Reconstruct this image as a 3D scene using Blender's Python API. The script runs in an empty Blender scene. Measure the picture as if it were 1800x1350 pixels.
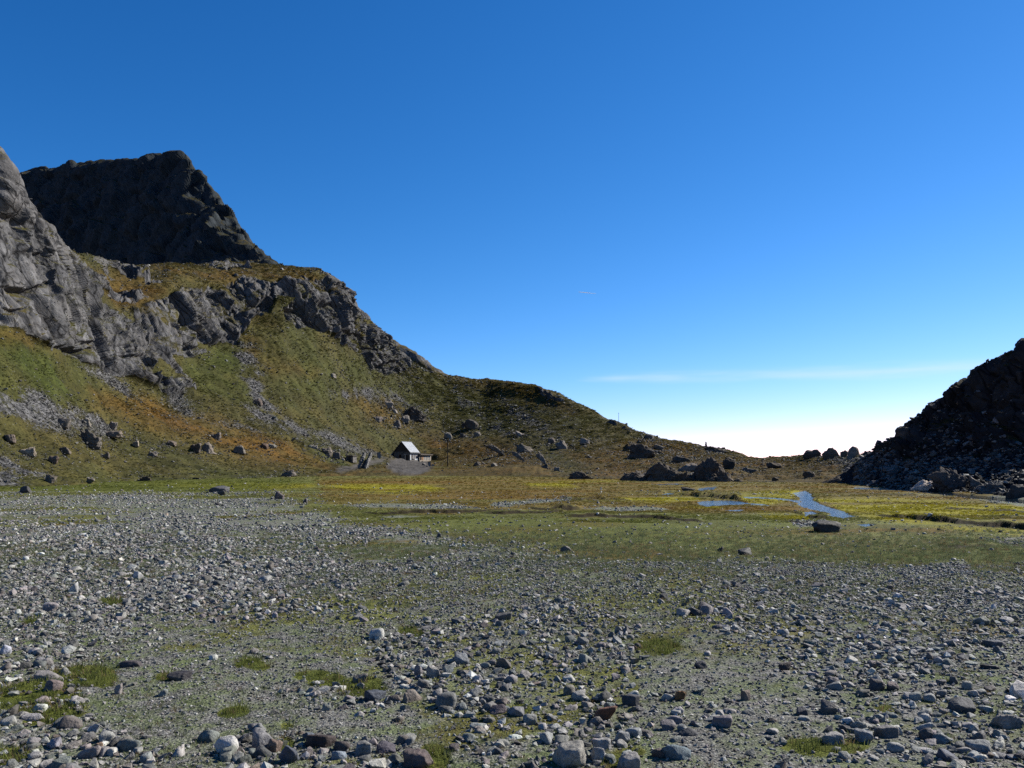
import bpy, bmesh, math, random
import numpy as np
from mathutils import Vector, Euler, Matrix

# ------------------------------------------------------------------ camera, sky, sun, exposure
SC = bpy.context.scene
COL = SC.collection
FPX, HORIZON, EYE = 1412.0, 820.0, 1.7          # focal length in photo pixels, eye-level row, eye height (m)
SUN_AZ, SUN_EL = math.radians(60), math.radians(35)

cam = bpy.data.objects.new('camera', bpy.data.cameras.new('camera'))
COL.objects.link(cam)
cam.location = (0, 0, EYE)
cam.rotation_euler = (math.radians(90), 0, 0)
cam.data.sensor_width = 36.0
cam.data.lens = 36.0 * FPX / 1800.0
cam.data.shift_y = (HORIZON - 675.0) / 1800.0
cam.data.clip_start, cam.data.clip_end = 0.1, 60000
SC.camera = cam

SUNDIR = Vector((math.sin(SUN_AZ) * math.cos(SUN_EL), math.cos(SUN_AZ) * math.cos(SUN_EL), math.sin(SUN_EL)))
sun = bpy.data.objects.new('sun', bpy.data.lights.new('sun', 'SUN'))
COL.objects.link(sun)
sun.data.energy = 5.0
sun.data.angle = math.radians(0.53)
sun.data.color = (1.0, 0.955, 0.88)
sun.rotation_euler = SUNDIR.to_track_quat('Z', 'Y').to_euler()
sun.location = (300, 140, 300)

CIRRUS = (.22, .2, .35)
W = bpy.data.worlds.new('World')
SC.world = W
W.use_nodes = True
wn, wl = W.node_tree.nodes, W.node_tree.links
wn.clear()
w_out = wn.new('ShaderNodeOutputWorld')
w_bg = wn.new('ShaderNodeBackground')
w_sky = wn.new('ShaderNodeTexSky')
w_sky.sky_type = 'NISHITA'
w_sky.sun_disc = False
w_sky.sun_elevation = SUN_EL
w_sky.sun_rotation = SUN_AZ
w_sky.altitude = 2500
w_sky.air_density = 1.0
w_sky.dust_density = 0.3
w_sky.ozone_density = 3.0
w_bg.inputs[1].default_value = 0.05
def w_math(op, a, b=None, c=None):
    n = wn.new('ShaderNodeMath'); n.operation = op
    for k, v in enumerate((a, b, c)):
        if v is None: continue
        if isinstance(v, (int, float)): n.inputs[k].default_value = v
        else: wl.new(v, n.inputs[k])
    return n.outputs[0]
# the whole sky graded as the camera saw it: one contrast curve per channel
w_sepc = wn.new('ShaderNodeSeparateColor'); wl.new(w_sky.outputs[0], w_sepc.inputs[0])
w_comb = wn.new('ShaderNodeCombineColor')
for k, (ga, gp) in enumerate(((2.7, 2.02), (1.45, 1.24), (1.64, 1.05))):
    wl.new(w_math('MULTIPLY', w_math('POWER', w_math('MULTIPLY', w_sepc.outputs[k], .1), gp), ga * 10), w_comb.inputs[k])
# thin cirrus: faint level streaks low over the horizon, broken up by noise
w_tc = wn.new('ShaderNodeTexCoord')
w_map = wn.new('ShaderNodeMapping')
w_map.inputs['Scale'].default_value = (1.0, 1.0, 9.0)
w_map.inputs['Location'].default_value = CIRRUS
w_noise = wn.new('ShaderNodeTexNoise')
w_noise.inputs['Scale'].default_value = 2.2
w_noise.inputs['Detail'].default_value = 4
w_fine = wn.new('ShaderNodeTexNoise')
w_fine.inputs['Scale'].default_value = 14
w_fine.inputs['Detail'].default_value = 5
w_sep = wn.new('ShaderNodeSeparateXYZ')
wl.new(w_tc.outputs['Generated'], w_map.inputs[0]); wl.new(w_map.outputs[0], w_noise.inputs['Vector']); wl.new(w_map.outputs[0], w_fine.inputs['Vector'])
wl.new(w_tc.outputs['Generated'], w_sep.inputs[0])
dz = w_math('DIVIDE', w_math('SUBTRACT', w_math('ADD', w_sep.outputs[2], w_math('MULTIPLY', w_fine.outputs[0], .010)), .1125), .0062)
ring = w_math('POWER', 2.718, w_math('MULTIPLY', w_math('MULTIPLY', dz, dz), -1.0))
w_band = wn.new('ShaderNodeMapRange'); w_band.interpolation_type = 'SMOOTHSTEP'
w_band.inputs[1].default_value, w_band.inputs[2].default_value = 0.54, 0.68
wl.new(w_noise.outputs[0], w_band.inputs[0])
w_amt = w_math('MULTIPLY', w_math('MULTIPLY', ring, w_band.outputs[0]), .40)
w_mix = wn.new('ShaderNodeMix'); w_mix.data_type = 'RGBA'
w_mix.inputs[7].default_value = (8.0, 9.2, 10.5, 1)
wl.new(w_comb.outputs[0], w_mix.inputs[6])
wl.new(w_amt, w_mix.inputs[0])
wl.new(w_mix.outputs[2], w_bg.inputs[0])
wl.new(w_bg.outputs[0], w_out.inputs[0])

SC.view_settings.view_transform = 'Standard'
SC.view_settings.look = 'None'
SC.view_settings.exposure = 1.0
SC.view_settings.gamma = 1.0
SC.view_settings.use_curve_mapping = False
SC.cycles.use_denoising = False
SC.cycles.max_bounces = 5
SC.cycles.diffuse_bounces = 1

rng = np.random.default_rng(7)
random.seed(7)

# ------------------------------------------------------------------ numpy noise
def _h(ix, iy, iz, seed):
    h = (ix.astype(np.uint32) * np.uint32(374761393) + iy.astype(np.uint32) * np.uint32(668265263)
         + iz.astype(np.uint32) * np.uint32(2147483647 & 1274126177) + np.uint32(seed * 974711 & 0xffffffff))
    h = (h ^ (h >> np.uint32(13))) * np.uint32(1274126177)
    h = (h ^ (h >> np.uint32(16))) * np.uint32(2246822519)
    h = h ^ (h >> np.uint32(15))
    return h.astype(np.float32) / np.float32(4294967295.0)

def vnoise(p, seed=0):
    """value noise in -1..1, p is (N,3)"""
    p = p.astype(np.float32)
    f = np.floor(p)
    i = f.astype(np.int64)
    t = p - f
    t = t * t * t * (t * (t * 6 - 15) + 10)
    x, y, z = i[:, 0], i[:, 1], i[:, 2]
    tx, ty, tz = t[:, 0], t[:, 1], t[:, 2]
    def L(a, b, w): return a + (b - a) * w
    c = [[[_h(x + a, y + b, z + d, seed) for d in (0, 1)] for b in (0, 1)] for a in (0, 1)]
    r = L(L(L(c[0][0][0], c[1][0][0], tx), L(c[0][1][0], c[1][1][0], tx), ty),
          L(L(c[0][0][1], c[1][0][1], tx), L(c[0][1][1], c[1][1][1], tx), ty), tz)
    return r * 2 - 1

def fbm(p, octv=4, seed=0, gain=0.5, lac=2.03):
    a, s, out = 1.0, 0.0, 0
    q = p.astype(np.float32)
    for k in range(octv):
        out = out + a * vnoise(q + 17.3 * k, seed + k)
        s += a
        a *= gain
        q = q * lac
    return out / s

def ridged(p, octv=4, seed=0):
    a, s, out = 1.0, 0.0, 0
    q = p.astype(np.float32)
    for k in range(octv):
        out = out + a * (1 - 2 * np.abs(vnoise(q + 9.1 * k, seed + k)))
        s += a
        a *= 0.5
        q = q * 2.1
    return out / s

def blocks(p, seed=0, joint=0.0):
    """broken rock: nearest cell's own offset + its own tilted plane; also crack distance f2-f1"""
    p = p.astype(np.float32)
    f = np.floor(p).astype(np.int64)
    n = len(p)
    d1 = np.full(n, 9, np.float32); d2 = np.full(n, 9, np.float32)
    val = np.zeros(n, np.float32); val2 = np.zeros(n, np.float32)
    for a in (-1, 0, 1):
        for b in (-1, 0, 1):
            for c in (-1, 0, 1):
                x, y, z = f[:, 0] + a, f[:, 1] + b, f[:, 2] + c
                r1, r2, r3 = _h(x, y, z, seed), _h(x, y, z, seed + 11), _h(x, y, z, seed + 23)
                dx = p[:, 0] - (x + r1); dy = p[:, 1] - (y + r2); dz = p[:, 2] - (z + r3)
                d = (dx * dx + dy * dy + dz * dz) * (1 - joint) + joint * np.maximum(np.maximum(np.abs(dx), np.abs(dy)), np.abs(dz)) ** 2 * 1.6
                v = (r1 + r2 + r3) / 1.5 - 1 + (r2 - .5) * 1.6 * dx + (r3 - .5) * 1.6 * dy + (r1 - .5) * 1.6 * dz
                m = d < d1
                m2 = (~m) & (d < d2)
                val2 = np.where(m, val, np.where(m2, v, val2))
                d2 = np.where(m, d1, np.where(m2, d, d2))
                val = np.where(m, v, val)
                d1 = np.where(m, d, d1)
    g = np.sqrt(d2) - np.sqrt(d1)
    w = .5 + .5 * sstep(0, .20, g)
    return val * w + val2 * (1 - w), g

def sstep(e0, e1, x):
    t = np.clip((x - e0) / (e1 - e0), 0, 1)
    return t * t * (3 - 2 * t)

def polymask(px, py, pts, soft):
    """soft inside mask of a polygon given in map coordinates"""
    pts = np.array(pts, float)
    x0, y0 = pts.min(0) - soft * 2; x1, y1 = pts.max(0) + soft * 2
    sel = np.where((px > x0) & (px < x1) & (py > y0) & (py < y1))[0]
    out = np.zeros(len(px), np.float32)
    X, Y = px[sel], py[sel]
    dmin = np.full(len(sel), 1e9); inside = np.zeros(len(sel), bool)
    m = len(pts)
    for k in range(m):
        ax, ay = pts[k]; bx, by = pts[(k + 1) % m]
        ex, ey = bx - ax, by - ay
        t = np.clip(((X - ax) * ex + (Y - ay) * ey) / (ex * ex + ey * ey + 1e-9), 0, 1)
        d = np.hypot(X - ax - t * ex, Y - ay - t * ey)
        dmin = np.minimum(dmin, d)
        with np.errstate(divide='ignore', invalid='ignore'):
            c = ((ay > Y) != (by > Y)) & (X < ex * (Y - ay) / (ey if abs(ey) > 1e-9 else 1e-9) + ax)
        inside ^= c
    sd = np.where(inside, dmin, -dmin)
    out[sel] = sstep(-soft, soft, sd)
    return out

# ------------------------------------------------------------------ mesh / object helpers
def mesh_from(name, V, F, smooth=True, mat=None):
    me = bpy.data.meshes.new(name)
    V = np.ascontiguousarray(V, np.float32); F = np.ascontiguousarray(F, np.int32)
    k = F.shape[1]
    me.vertices.add(len(V)); me.vertices.foreach_set('co', V.ravel())
    me.loops.add(F.size); me.loops.foreach_set('vertex_index', F.ravel())
    me.polygons.add(len(F)); me.polygons.foreach_set('loop_start', np.arange(0, F.size, k, dtype=np.int32))
    me.update(calc_edges=True)
    me.polygons.foreach_set('use_smooth', np.full(len(F), smooth))
    if mat: me.materials.append(mat)
    return me

def grid_faces(nr, nc):
    i = np.arange(nr * nc).reshape(nr, nc)
    return np.stack([i[:-1, :-1], i[:-1, 1:], i[1:, 1:], i[1:, :-1]], -1).reshape(-1, 4)

def add_attr(me, name, arr):
    a = me.attributes.new(name, 'FLOAT_COLOR', 'POINT')
    c = np.ones((len(arr), 4), np.float32); c[:, :arr.shape[1]] = arr
    a.data.foreach_set('color', c.ravel())

def link(name, data, parent=None, loc=(0, 0, 0), rot=(0, 0, 0), scl=(1, 1, 1)):
    o = bpy.data.objects.new(name, data)
    COL.objects.link(o)
    o.location, o.rotation_euler, o.scale = loc, rot, scl
    if parent: o.parent = parent
    return o

def tag(o, label=None, cat=None, group=None, kind=None):
    for k, v in (('label', label), ('category', cat), ('group', group), ('kind', kind)):
        if v: o[k] = v
    return o

def normals_of(V, nr, nc):
    P = V.reshape(nr, nc, 3)
    du = np.gradient(P, axis=1); dv = np.gradient(P, axis=0)
    n = np.cross(du, dv).reshape(-1, 3)
    n /= np.linalg.norm(n, axis=1, keepdims=True) + 1e-9
    return n

def smooth1(a, k):
    if k < 1: return a
    w = np.hanning(2 * k + 3)[1:-1]; w /= w.sum()
    p = np.pad(a, (k, k), mode='edge')
    return np.convolve(p, w, mode='valid')

# ------------------------------------------------------------------ node helpers
ALB = .60        # overall reflectance level of all surfaces
class NT:
    def __init__(s, name):
        s.m = bpy.data.materials.new(name); s.m.use_nodes = True
        s.t = s.m.node_tree; s.n = s.t.nodes; s.n.clear()
        s.out = s.n.new('ShaderNodeOutputMaterial')
        s.b = s.n.new('ShaderNodeBsdfPrincipled')
        s.b.inputs['Roughness'].default_value = 0.9
        s.b.inputs['Specular IOR Level'].default_value = 0.08
        s.l(s.b.outputs[0], s.out.inputs[0])
        s.co = s.n.new('ShaderNodeTexCoord').outputs['Object']
    def l(s, a, b): s.t.links.new(a, b)
    def new(s, t): return s.n.new(t)
    def noise(s, scale, detail=4, rough=0.55, vec=None, dist=0.0):
        n = s.new('ShaderNodeTexNoise'); n.inputs['Scale'].default_value = scale
        n.inputs['Detail'].default_value = detail; n.inputs['Roughness'].default_value = rough
        n.inputs['Distortion'].default_value = dist
        s.l(vec or s.co, n.inputs['Vector']); return n.outputs[0]
    def voro(s, scale, feat='F1', vec=None, out=0):
        n = s.new('ShaderNodeTexVoronoi'); n.feature = feat; n.inputs['Scale'].default_value = scale
        s.l(vec or s.co, n.inputs['Vector']); return n.outputs[out]
    def mapping(s, scale=(1, 1, 1), rot=(0, 0, 0)):
        n = s.new('ShaderNodeMapping'); n.inputs['Scale'].default_value = scale; n.inputs['Rotation'].default_value = rot
        s.l(s.co, n.inputs[0]); return n.outputs[0]
    def rng(s, x, a, b, c=0.0, d=1.0, smooth=False):
        n = s.new('ShaderNodeMapRange'); n.interpolation_type = 'SMOOTHSTEP' if smooth else 'LINEAR'
        for k, v in zip((1, 2, 3, 4), (a, b, c, d)): n.inputs[k].default_value = v
        s.l(x, n.inputs[0]); return n.outputs[0]
    def math(s, op, a, b=None):
        n = s.new('ShaderNodeMath'); n.operation = op
        for k, v in enumerate((a, b)):
            if v is None: continue
            if isinstance(v, (int, float)): n.inputs[k].default_value = v
            else: s.l(v, n.inputs[k])
        return n.outputs[0]
    def mix(s, f, a, b, mode='MIX'):
        n = s.new('ShaderNodeMix'); n.data_type = 'RGBA'; n.blend_type = mode
        for i, v in ((0, f), (6, a), (7, b)):
            if isinstance(v, (int, float)): n.inputs[i].default_value = v
            elif isinstance(v, tuple): n.inputs[i].default_value = (*v, 1)
            else: s.l(v, n.inputs[i])
        return n.outputs[2]
    def attr(s, name, typ='GEOMETRY'):
        n = s.new('ShaderNodeAttribute'); n.attribute_name = name; n.attribute_type = typ
        return n
    def sep(s, c):
        n = s.new('ShaderNodeSeparateColor'); s.l(c, n.inputs[0]); return n.outputs
    def bump(s, h, strength=0.5, dist=0.1, prev=None):
        n = s.new('ShaderNodeBump'); n.inputs['Strength'].default_value = strength; n.inputs['Distance'].default_value = dist
        s.l(h, n.inputs['Height'])
        if prev: s.l(prev, n.inputs['Normal'])
        return n.outputs[0]
    def fin(s, col, nrm=None, rough=None):
        if isinstance(col, tuple): s.b.inputs['Base Color'].default_value = (*[c * ALB for c in col], 1)
        else: s.l(s.mix(1.0, col, (ALB,) * 3, 'MULTIPLY'), s.b.inputs['Base Color'])
        if nrm: s.l(nrm, s.b.inputs['Normal'])
        if rough is not None: s.b.inputs['Roughness'].default_value = rough
        return s.m

# ---- materials
def mat_ground():
    t = NT('valley_floor')
    m = t.sep(t.attr('mask').outputs[0]); m2 = t.sep(t.attr('mask2').outputs[0])
    g1 = t.noise(0.35, 5); g2 = t.noise(3.0, 5, .65); g3 = t.noise(28, 4, .7)
    green = t.mix(t.rng(g2, .3, .7), (.125, .138, .036), (.25, .255, .070))
    green = t.mix(t.rng(g1, .42, .62), green, (.120, .108, .030))
    brown = t.mix(t.rng(g2, .3, .7), (.120, .072, .014), (.260, .165, .030))
    yell = t.mix(t.rng(g2, .3, .65), (.200, .180, .014), (.38, .335, .014))
    lush = t.mix(t.rng(g2, .3, .7), (.066, .085, .014), (.150, .170, .026))
    veg = t.mix(m[2], green, brown)
    veg = t.mix(m[1], veg, yell)
    veg = t.mix(m2[0], veg, lush)
    fine = t.rng(g3, .3, .7, .55, 1.3)
    veg = t.mix(1.0, veg, fine, 'MULTIPLY')
    # gravel: small grains, each of its own grey, with low grey-green plants between
    vc = t.new('ShaderNodeTexVoronoi'); vc.inputs['Scale'].default_value = 46
    t.l(t.co, vc.inputs['Vector'])
    cell = t.sep(vc.outputs['Color'])
    vs = t.new('ShaderNodeTexVoronoi'); vs.inputs['Scale'].default_value = 110
    t.l(t.co, vs.inputs['Vector'])
    cells = t.sep(vs.outputs['Color'])
    grav = t.mix(t.rng(cell[0], .05, .95), (.085, .086, .076), (.42, .41, .37))
    grav = t.mix(t.math('MULTIPLY', cell[1], .35), grav, (.16, .13, .13))
    grav2 = t.mix(cells[0], (.08, .081, .07), (.38, .37, .335))
    grav = t.mix(t.rng(cell[2], .55, .6), grav, grav2)
    crack = t.rng(t.voro(46, 'DISTANCE_TO_EDGE'), .0, .12, .45, 1.0)
    grav = t.mix(1.0, grav, crack, 'MULTIPLY')
    plants = t.mix(t.rng(g3, .35, .7), (.098, .122, .048), (.235, .275, .130))
    pm = t.math('MULTIPLY', t.rng(g2, .42, .58), t.rng(g1, .30, .58, .40, 1.0))
    grav = t.mix(pm, grav, plants)
    gm = t.math('ADD', m[0], t.rng(t.noise(1.6, 5, .7), .3, .7, -.28, .28))
    col = t.mix(t.rng(gm, .40, .62), veg, grav)
    bank_shade = t.mix(t.rng(g2, .3, .7), (.018, .014, .008), (.05, .036, .016))  # painted shade for the backlit bank faces, a very dark brown
    col = t.mix(m2[1], col, bank_shade)
    hgt = t.math('ADD', t.math('MULTIPLY', t.voro(46), -.6), t.math('MULTIPLY', t.voro(110), -.25))
    n = t.bump(hgt, .9, .022)
    n = t.bump(t.noise(9, 6, .7), .40, .06, n)
    return t.fin(col, n, .95)

def mat_hill(name, rock_lo, rock_hi, tan=(.20, .165, .13), vegf=1.0):
    t = NT(name)
    m = t.sep(t.attr('mask').outputs[0]); m2 = t.sep(t.attr('mask2').outputs[0])
    g1 = t.noise(.045, 5, .6); g2 = t.noise(.5, 6, .68); g3 = t.noise(3.2, 5, .72)
    olive = t.mix(t.rng(g2, .3, .7), (.040, .042, .013), (.100, .094, .029))
    olive = t.mix(t.rng(g1, .42, .66), olive, (.112, .088, .026))
    lush = t.mix(t.rng(g2, .3, .7), (.042, .054, .012), (.090, .104, .022))
    orange = t.mix(t.rng(g2, .3, .72), (.090, .052, .012), (.215, .118, .024))
    veg = t.mix(m2[0], olive, lush)
    veg = t.mix(m[2], veg, orange)
    veg = t.mix(1.0, veg, t.rng(g3, .3, .72, .40, 1.40), 'MULTIPLY')
    veg = t.mix(1.0, veg, t.rng(t.noise(.16, 4, .6), .35, .65, .72, 1.18), 'MULTIPLY')
    heath = t.math('MULTIPLY', t.rng(t.noise(.95, 5, .72), .53, .62), t.rng(g1, .40, .58, .25, 1.0))
    veg = t.mix(t.math('MULTIPLY', heath, .75), veg, (.026, .028, .012))
    veg = t.mix(1.0, veg, (vegf,) * 3, 'MULTIPLY')
    # rock: dipping streaks, lichen
    cmb = t.new('ShaderNodeCombineXYZ'); sp3 = t.new('ShaderNodeSeparateXYZ'); t.l(t.co, sp3.inputs[0])
    for ix, (vec, f) in enumerate((((.86, 0, .5), 1.0), ((0, 1, 0), .28), ((.5, 0, -.86), .20))):
        dn = t.new('ShaderNodeVectorMath'); dn.operation = 'DOT_PRODUCT'; dn.inputs[1].default_value = tuple(c * f for c in vec)
        t.l(t.co, dn.inputs[0]); t.l(dn.outputs['Value'], cmb.inputs[ix])
    mp = cmb.outputs[0]
    s1 = t.noise(.7, 6, .62, mp); s2 = t.noise(2.6, 5, .62, mp); s3 = t.noise(.18, 4, .6)
    rock = t.mix(t.rng(s1, .3, .7), rock_lo, rock_hi)
    rock = t.mix(t.rng(s2, .40, .70, 0, .75), rock, tuple(c * .38 for c in rock_lo))
    rock = t.mix(t.rng(s3, .45, .7, 0, .5), rock, tan)
    ck = t.new('ShaderNodeTexVoronoi'); ck.feature = 'DISTANCE_TO_EDGE'; ck.inputs['Scale'].default_value = .55
    wv = t.new('ShaderNodeVectorMath'); wv.operation = 'ADD'
    nz = t.new('ShaderNodeTexNoise'); nz.inputs['Scale'].default_value = .8; nz.inputs['Detail'].default_value = 5
    t.l(mp, nz.inputs['Vector']); t.l(mp, wv.inputs[0]); t.l(nz.outputs['Color'], wv.inputs[1]); t.l(wv.outputs[0], ck.inputs['Vector'])
    crk = t.rng(ck.outputs[0], .0, .045, 0, 1)
    rock = t.mix(crk, tuple(c * .30 for c in rock_lo), rock)
    stain = t.rng(t.noise(.35, 5, .7, mp), .50, .66, 0, .7)
    rock = t.mix(stain, rock, tuple(c * .5 for c in rock_lo))
    # grass settles on the flatter ledges
    geo = t.new('ShaderNodeNewGeometry')
    sx = t.new('ShaderNodeSeparateXYZ'); t.l(geo.outputs['Normal'], sx.inputs[0])
    ledge = t.rng(t.math('ADD', sx.outputs[2], t.rng(g2, .3, .7, -.22, .22)), .70, .86)
    rk = t.mix(ledge, rock, veg)
    rm = t.math('ADD', m[0], t.rng(g2, .3, .7, -.22, .22))
    col = t.mix(t.rng(rm, .42, .58), veg, rk)
    # scree
    vc = t.new('ShaderNodeTexVoronoi'); vc.inputs['Scale'].default_value = 2.6; t.l(t.co, vc.inputs['Vector'])
    cc = t.sep(vc.outputs['Color'])
    scr = t.mix(cc[0], tuple(c * .35 for c in rock_lo), tuple(c * .62 for c in rock_hi))
    sm = t.math('ADD', m[1], t.rng(g3, .3, .7, -.55, .45))
    col = t.mix(t.rng(sm, .42, .58), col, scr)
    grit = t.mix(t.rng(g3, .3, .7), (.07, .064, .058), (.13, .12, .11))
    col = t.mix(m2[1], col, grit)
    # scattered little stones in the turf
    st = t.rng(t.voro(1.1), .0, .16, 1, 0)
    stf = t.math('MULTIPLY', st, t.rng(t.noise(.12, 3), .45, .6))
    col = t.mix(t.math('MULTIPLY', stf, t.rng(m[0], .2, .5, .8, 0)), col, (.25, .245, .23))
    ckb = t.new('ShaderNodeTexVoronoi'); ckb.distance = 'CHEBYCHEV'; ckb.inputs['Scale'].default_value = .9; t.l(mp, ckb.inputs['Vector'])
    cks = t.new('ShaderNodeTexVoronoi'); cks.distance = 'CHEBYCHEV'; cks.inputs['Scale'].default_value = 2.4; t.l(mp, cks.inputs['Vector'])
    cb, cs_ = t.sep(ckb.outputs['Color']), t.sep(cks.outputs['Color'])
    jn = t.math('ADD', t.math('MULTIPLY', cb[0], 1.0), t.math('MULTIPLY', cs_[0], .5))
    n = t.bump(t.math('MULTIPLY', jn, t.rng(m[0], .3, .6)), .8, .35)
    n = t.bump(t.math('ADD', s1, t.math('MULTIPLY', s2, .5)), .5, .4, n)
    n = t.bump(t.noise(1.4, 6, .7), .6, .28, n)
    return t.fin(col, n, .95)

def mat_stone(name, mode):
    """mode 'inst': tint from the scattered point; 'obj': tint from the object's colour"""
    t = NT(name)
    if mode == 'inst': c = t.attr('tint', 'INSTANCER').outputs[0]
    else:
        oi = t.new('ShaderNodeObjectInfo'); c = oi.outputs['Color']
    geo = t.new('ShaderNodeNewGeometry').outputs['Position']
    a = t.noise(9, 6, .7, geo); b = t.noise(60, 4, .7, geo); d = t.noise(2.3, 4, .6, geo)
    col = t.mix(1.0, c, t.rng(a, .28, .72, .45, 1.42), 'MULTIPLY')
    col = t.mix(1.0, col, t.rng(b, .3, .7, .65, 1.25), 'MULTIPLY')
    lich = t.rng(t.noise(22, 4, .7, geo), .58, .66, 0, .6)
    col = t.mix(lich, col, (.055, .055, .05))
    col = t.mix(t.rng(d, .55, .72, 0, .35), col, (.20, .21, .17))
    n = t.bump(a, .5, .05); n = t.bump(b, .5, .012, n)
    t.b.inputs['Specular IOR Level'].default_value = 0.18
    return t.fin(col, n, .72)

def mat_boulder():
    t = NT('boulder_rock')
    oi = t.new('ShaderNodeObjectInfo'); c = oi.outputs['Color']
    geo = t.new('ShaderNodeNewGeometry').outputs['Position']
    mp = t.new('ShaderNodeMapping'); mp.inputs['Scale'].default_value = (.6, .6, 2.2); mp.inputs['Rotation'].default_value = (.2, .5, 0)
    t.l(geo, mp.inputs[0])
    a = t.noise(1.3, 7, .7, mp.outputs[0]); b = t.noise(7, 5, .7, geo); d = t.noise(.5, 4, .6, geo)
    col = t.mix(1.0, c, t.rng(a, .28, .72, .5, 1.4), 'MULTIPLY')
    col = t.mix(1.0, col, t.rng(b, .3, .7, .7, 1.25), 'MULTIPLY')
    col = t.mix(t.rng(d, .52, .7, 0, .4), col, (.17, .155, .12))
    col = t.mix(1.0, col, (1.18, 1.08, .96), 'MULTIPLY')
    n = t.bump(a, .8, .25); n = t.bump(b, .6, .06, n)
    return t.fin(col, n, .88)

def mat_plain(name, col, rough=.8, var=.25, scale=3.0, metal=0.0, bump=0.0):
    t = NT(name)
    a = t.noise(scale, 5, .65)
    c = t.mix(1.0, col, t.rng(a, .3, .7, 1 - var, 1 + var), 'MULTIPLY')
    t.b.inputs['Metallic'].default_value = metal
    return t.fin(c, t.bump(a, .5, bump) if bump else None, rough)

def mat_grass():
    t = NT('grass_blades')
    c = t.mix(1.0, t.attr('tint', 'INSTANCER').outputs[0], (ALB,) * 3, 'MULTIPLY')
    tr = t.new('ShaderNodeBsdfTranslucent'); t.l(c, tr.inputs[0])
    ms = t.new('ShaderNodeMixShader'); ms.inputs[0].default_value = .35
    t.l(c, t.b.inputs['Base Color'])
    t.l(t.b.outputs[0], ms.inputs[1]); t.l(tr.outputs[0], ms.inputs[2]); t.l(ms.outputs[0], t.out.inputs[0])
    return t.m

M_GROUND = mat_ground()
M_HILL = mat_hill('hillside', (.060, .059, .060), (.310, .304, .300), (.19, .175, .16), vegf=1.02)
M_RHILL = mat_hill('shaded_hill', (.020, .021, .024), (.070, .072, .078), (.05, .05, .05), .45)  # hillside rock darkened: the hill's shade is put into its colour
M_PEAK = mat_hill('far_peak_rock', (.030, .038, .044), (.085, .098, .104), (.06, .07, .068), .7)  # shade and bluish haze of the distance put into the rock colour
M_STONE_I = mat_stone('scattered_stone', 'inst')
M_STONE_O = mat_stone('single_stone', 'obj')
M_BOULDER = mat_boulder()
M_GRASS = mat_grass()

# ------------------------------------------------------------------ the valley floor
def plain_Y(py): return EYE * FPX / (py - HORIZON)

pxs = np.concatenate([np.concatenate([[-5200, -3600, -2600, -1900, -1450], np.linspace(-1100, -40, 90)[:-1]]), np.linspace(-40, 1840, 640), np.linspace(1840, 3000, 90)[1:], [3350, 3800, 4600, 5600, 7200]])
pys = np.concatenate([np.linspace(2400, 1400, 60)[:-1], np.linspace(1400, 960, 190)[:-1], np.linspace(960, 838, 230)[:-1], np.linspace(838, 829, 12)])
NRG, NCG = len(pys), len(pxs)
GX, GY = np.meshgrid(pxs, pys)
gpx, gpy = GX.ravel(), GY.ravel()
gY = plain_Y(gpy)
gX = (gpx - 900) / FPX * gY
gP = np.stack([gX, gY, np.zeros_like(gX)], 1)
n_big = fbm(gP / 9.0, 4, 3); n_mid = fbm(gP / 2.2, 4, 13); n_sml = fbm(gP / .45, 4, 23)
# wobble of region borders, in map rows (less where rows are compressed)
wob = fbm(gP / 4.0, 4, 33)
wpy = gpy + wob * np.clip((gpy - 835) * .30, 1.5, 22)
wpx = gpx + fbm(gP / 4.0, 3, 43) * 25

bpx = [-1100, 0, 400, 520, 600, 700, 900, 1050, 1150, 1300, 1450, 1600, 1800, 3000]
bpy_ = [866, 866, 868, 880, 902, 938, 952, 974, 985, 968, 976, 992, 988, 990]
bnd = np.interp(wpx, bpx, bpy_)
gravel = sstep(-14, 18, wpy - bnd)
gravel *= .80 + .35 * n_mid
turfy = sstep(.05, .5, fbm(gP / 3.0, 4, 53) + .12 * n_mid)
turfy = turfy * np.interp(gpy, [870, 940, 1080, 1200, 1400], [.8, .85, .55, .45, .45])
gravel = gravel * (1 - turfy * .75)
def gm(pts, soft): return polymask(wpx.astype(float), (gpy + wob * np.clip((gpy - 835) * .06, .5, 3)), pts, soft)
for pts in ([(862, 890), (875, 884), (930, 880), (1000, 877), (1000, 882), (930, 888), (880, 893)],
            [(1010, 894), (1060, 890), (1150, 891), (1170, 896), (1080, 899)],
            [(590, 886), (680, 884), (800, 889), (850, 896), (760, 899), (640, 893)],
            [(640, 908), (700, 904), (760, 907), (690, 911)],
            [(1720, 950), (1800, 944), (1900, 955), (1800, 966)],
            [(1570, 872), (1800, 872), (2300, 930), (1900, 905), (1740, 884), (1640, 870)],
            [(1500, 856), (1640, 861), (1600, 866), (1500, 860)],
            [(1380, 916), (1450, 915), (1480, 926), (1400, 928)]):
    gravel = np.maximum(gravel, gm(pts, 3) * .78)
path = gm([(1120, 1190), (1180, 1150), (1330, 1180), (1420, 1230), (1440, 1400), (1140, 1400), (1100, 1290)], 25)
path = np.maximum(path, gm([(540, 1225), (700, 1235), (760, 1270), (700, 1310), (560, 1300)], 12))
path = np.maximum(path, gm([(1690, 1130), (1840, 1110), (1900, 1230), (1760, 1235)], 15))
path = np.maximum(path, gm([(1560, 1000), (1700, 985), (1720, 1015), (1600, 1030)], 8))
gravel = np.maximum(gravel, path * .95)

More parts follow.
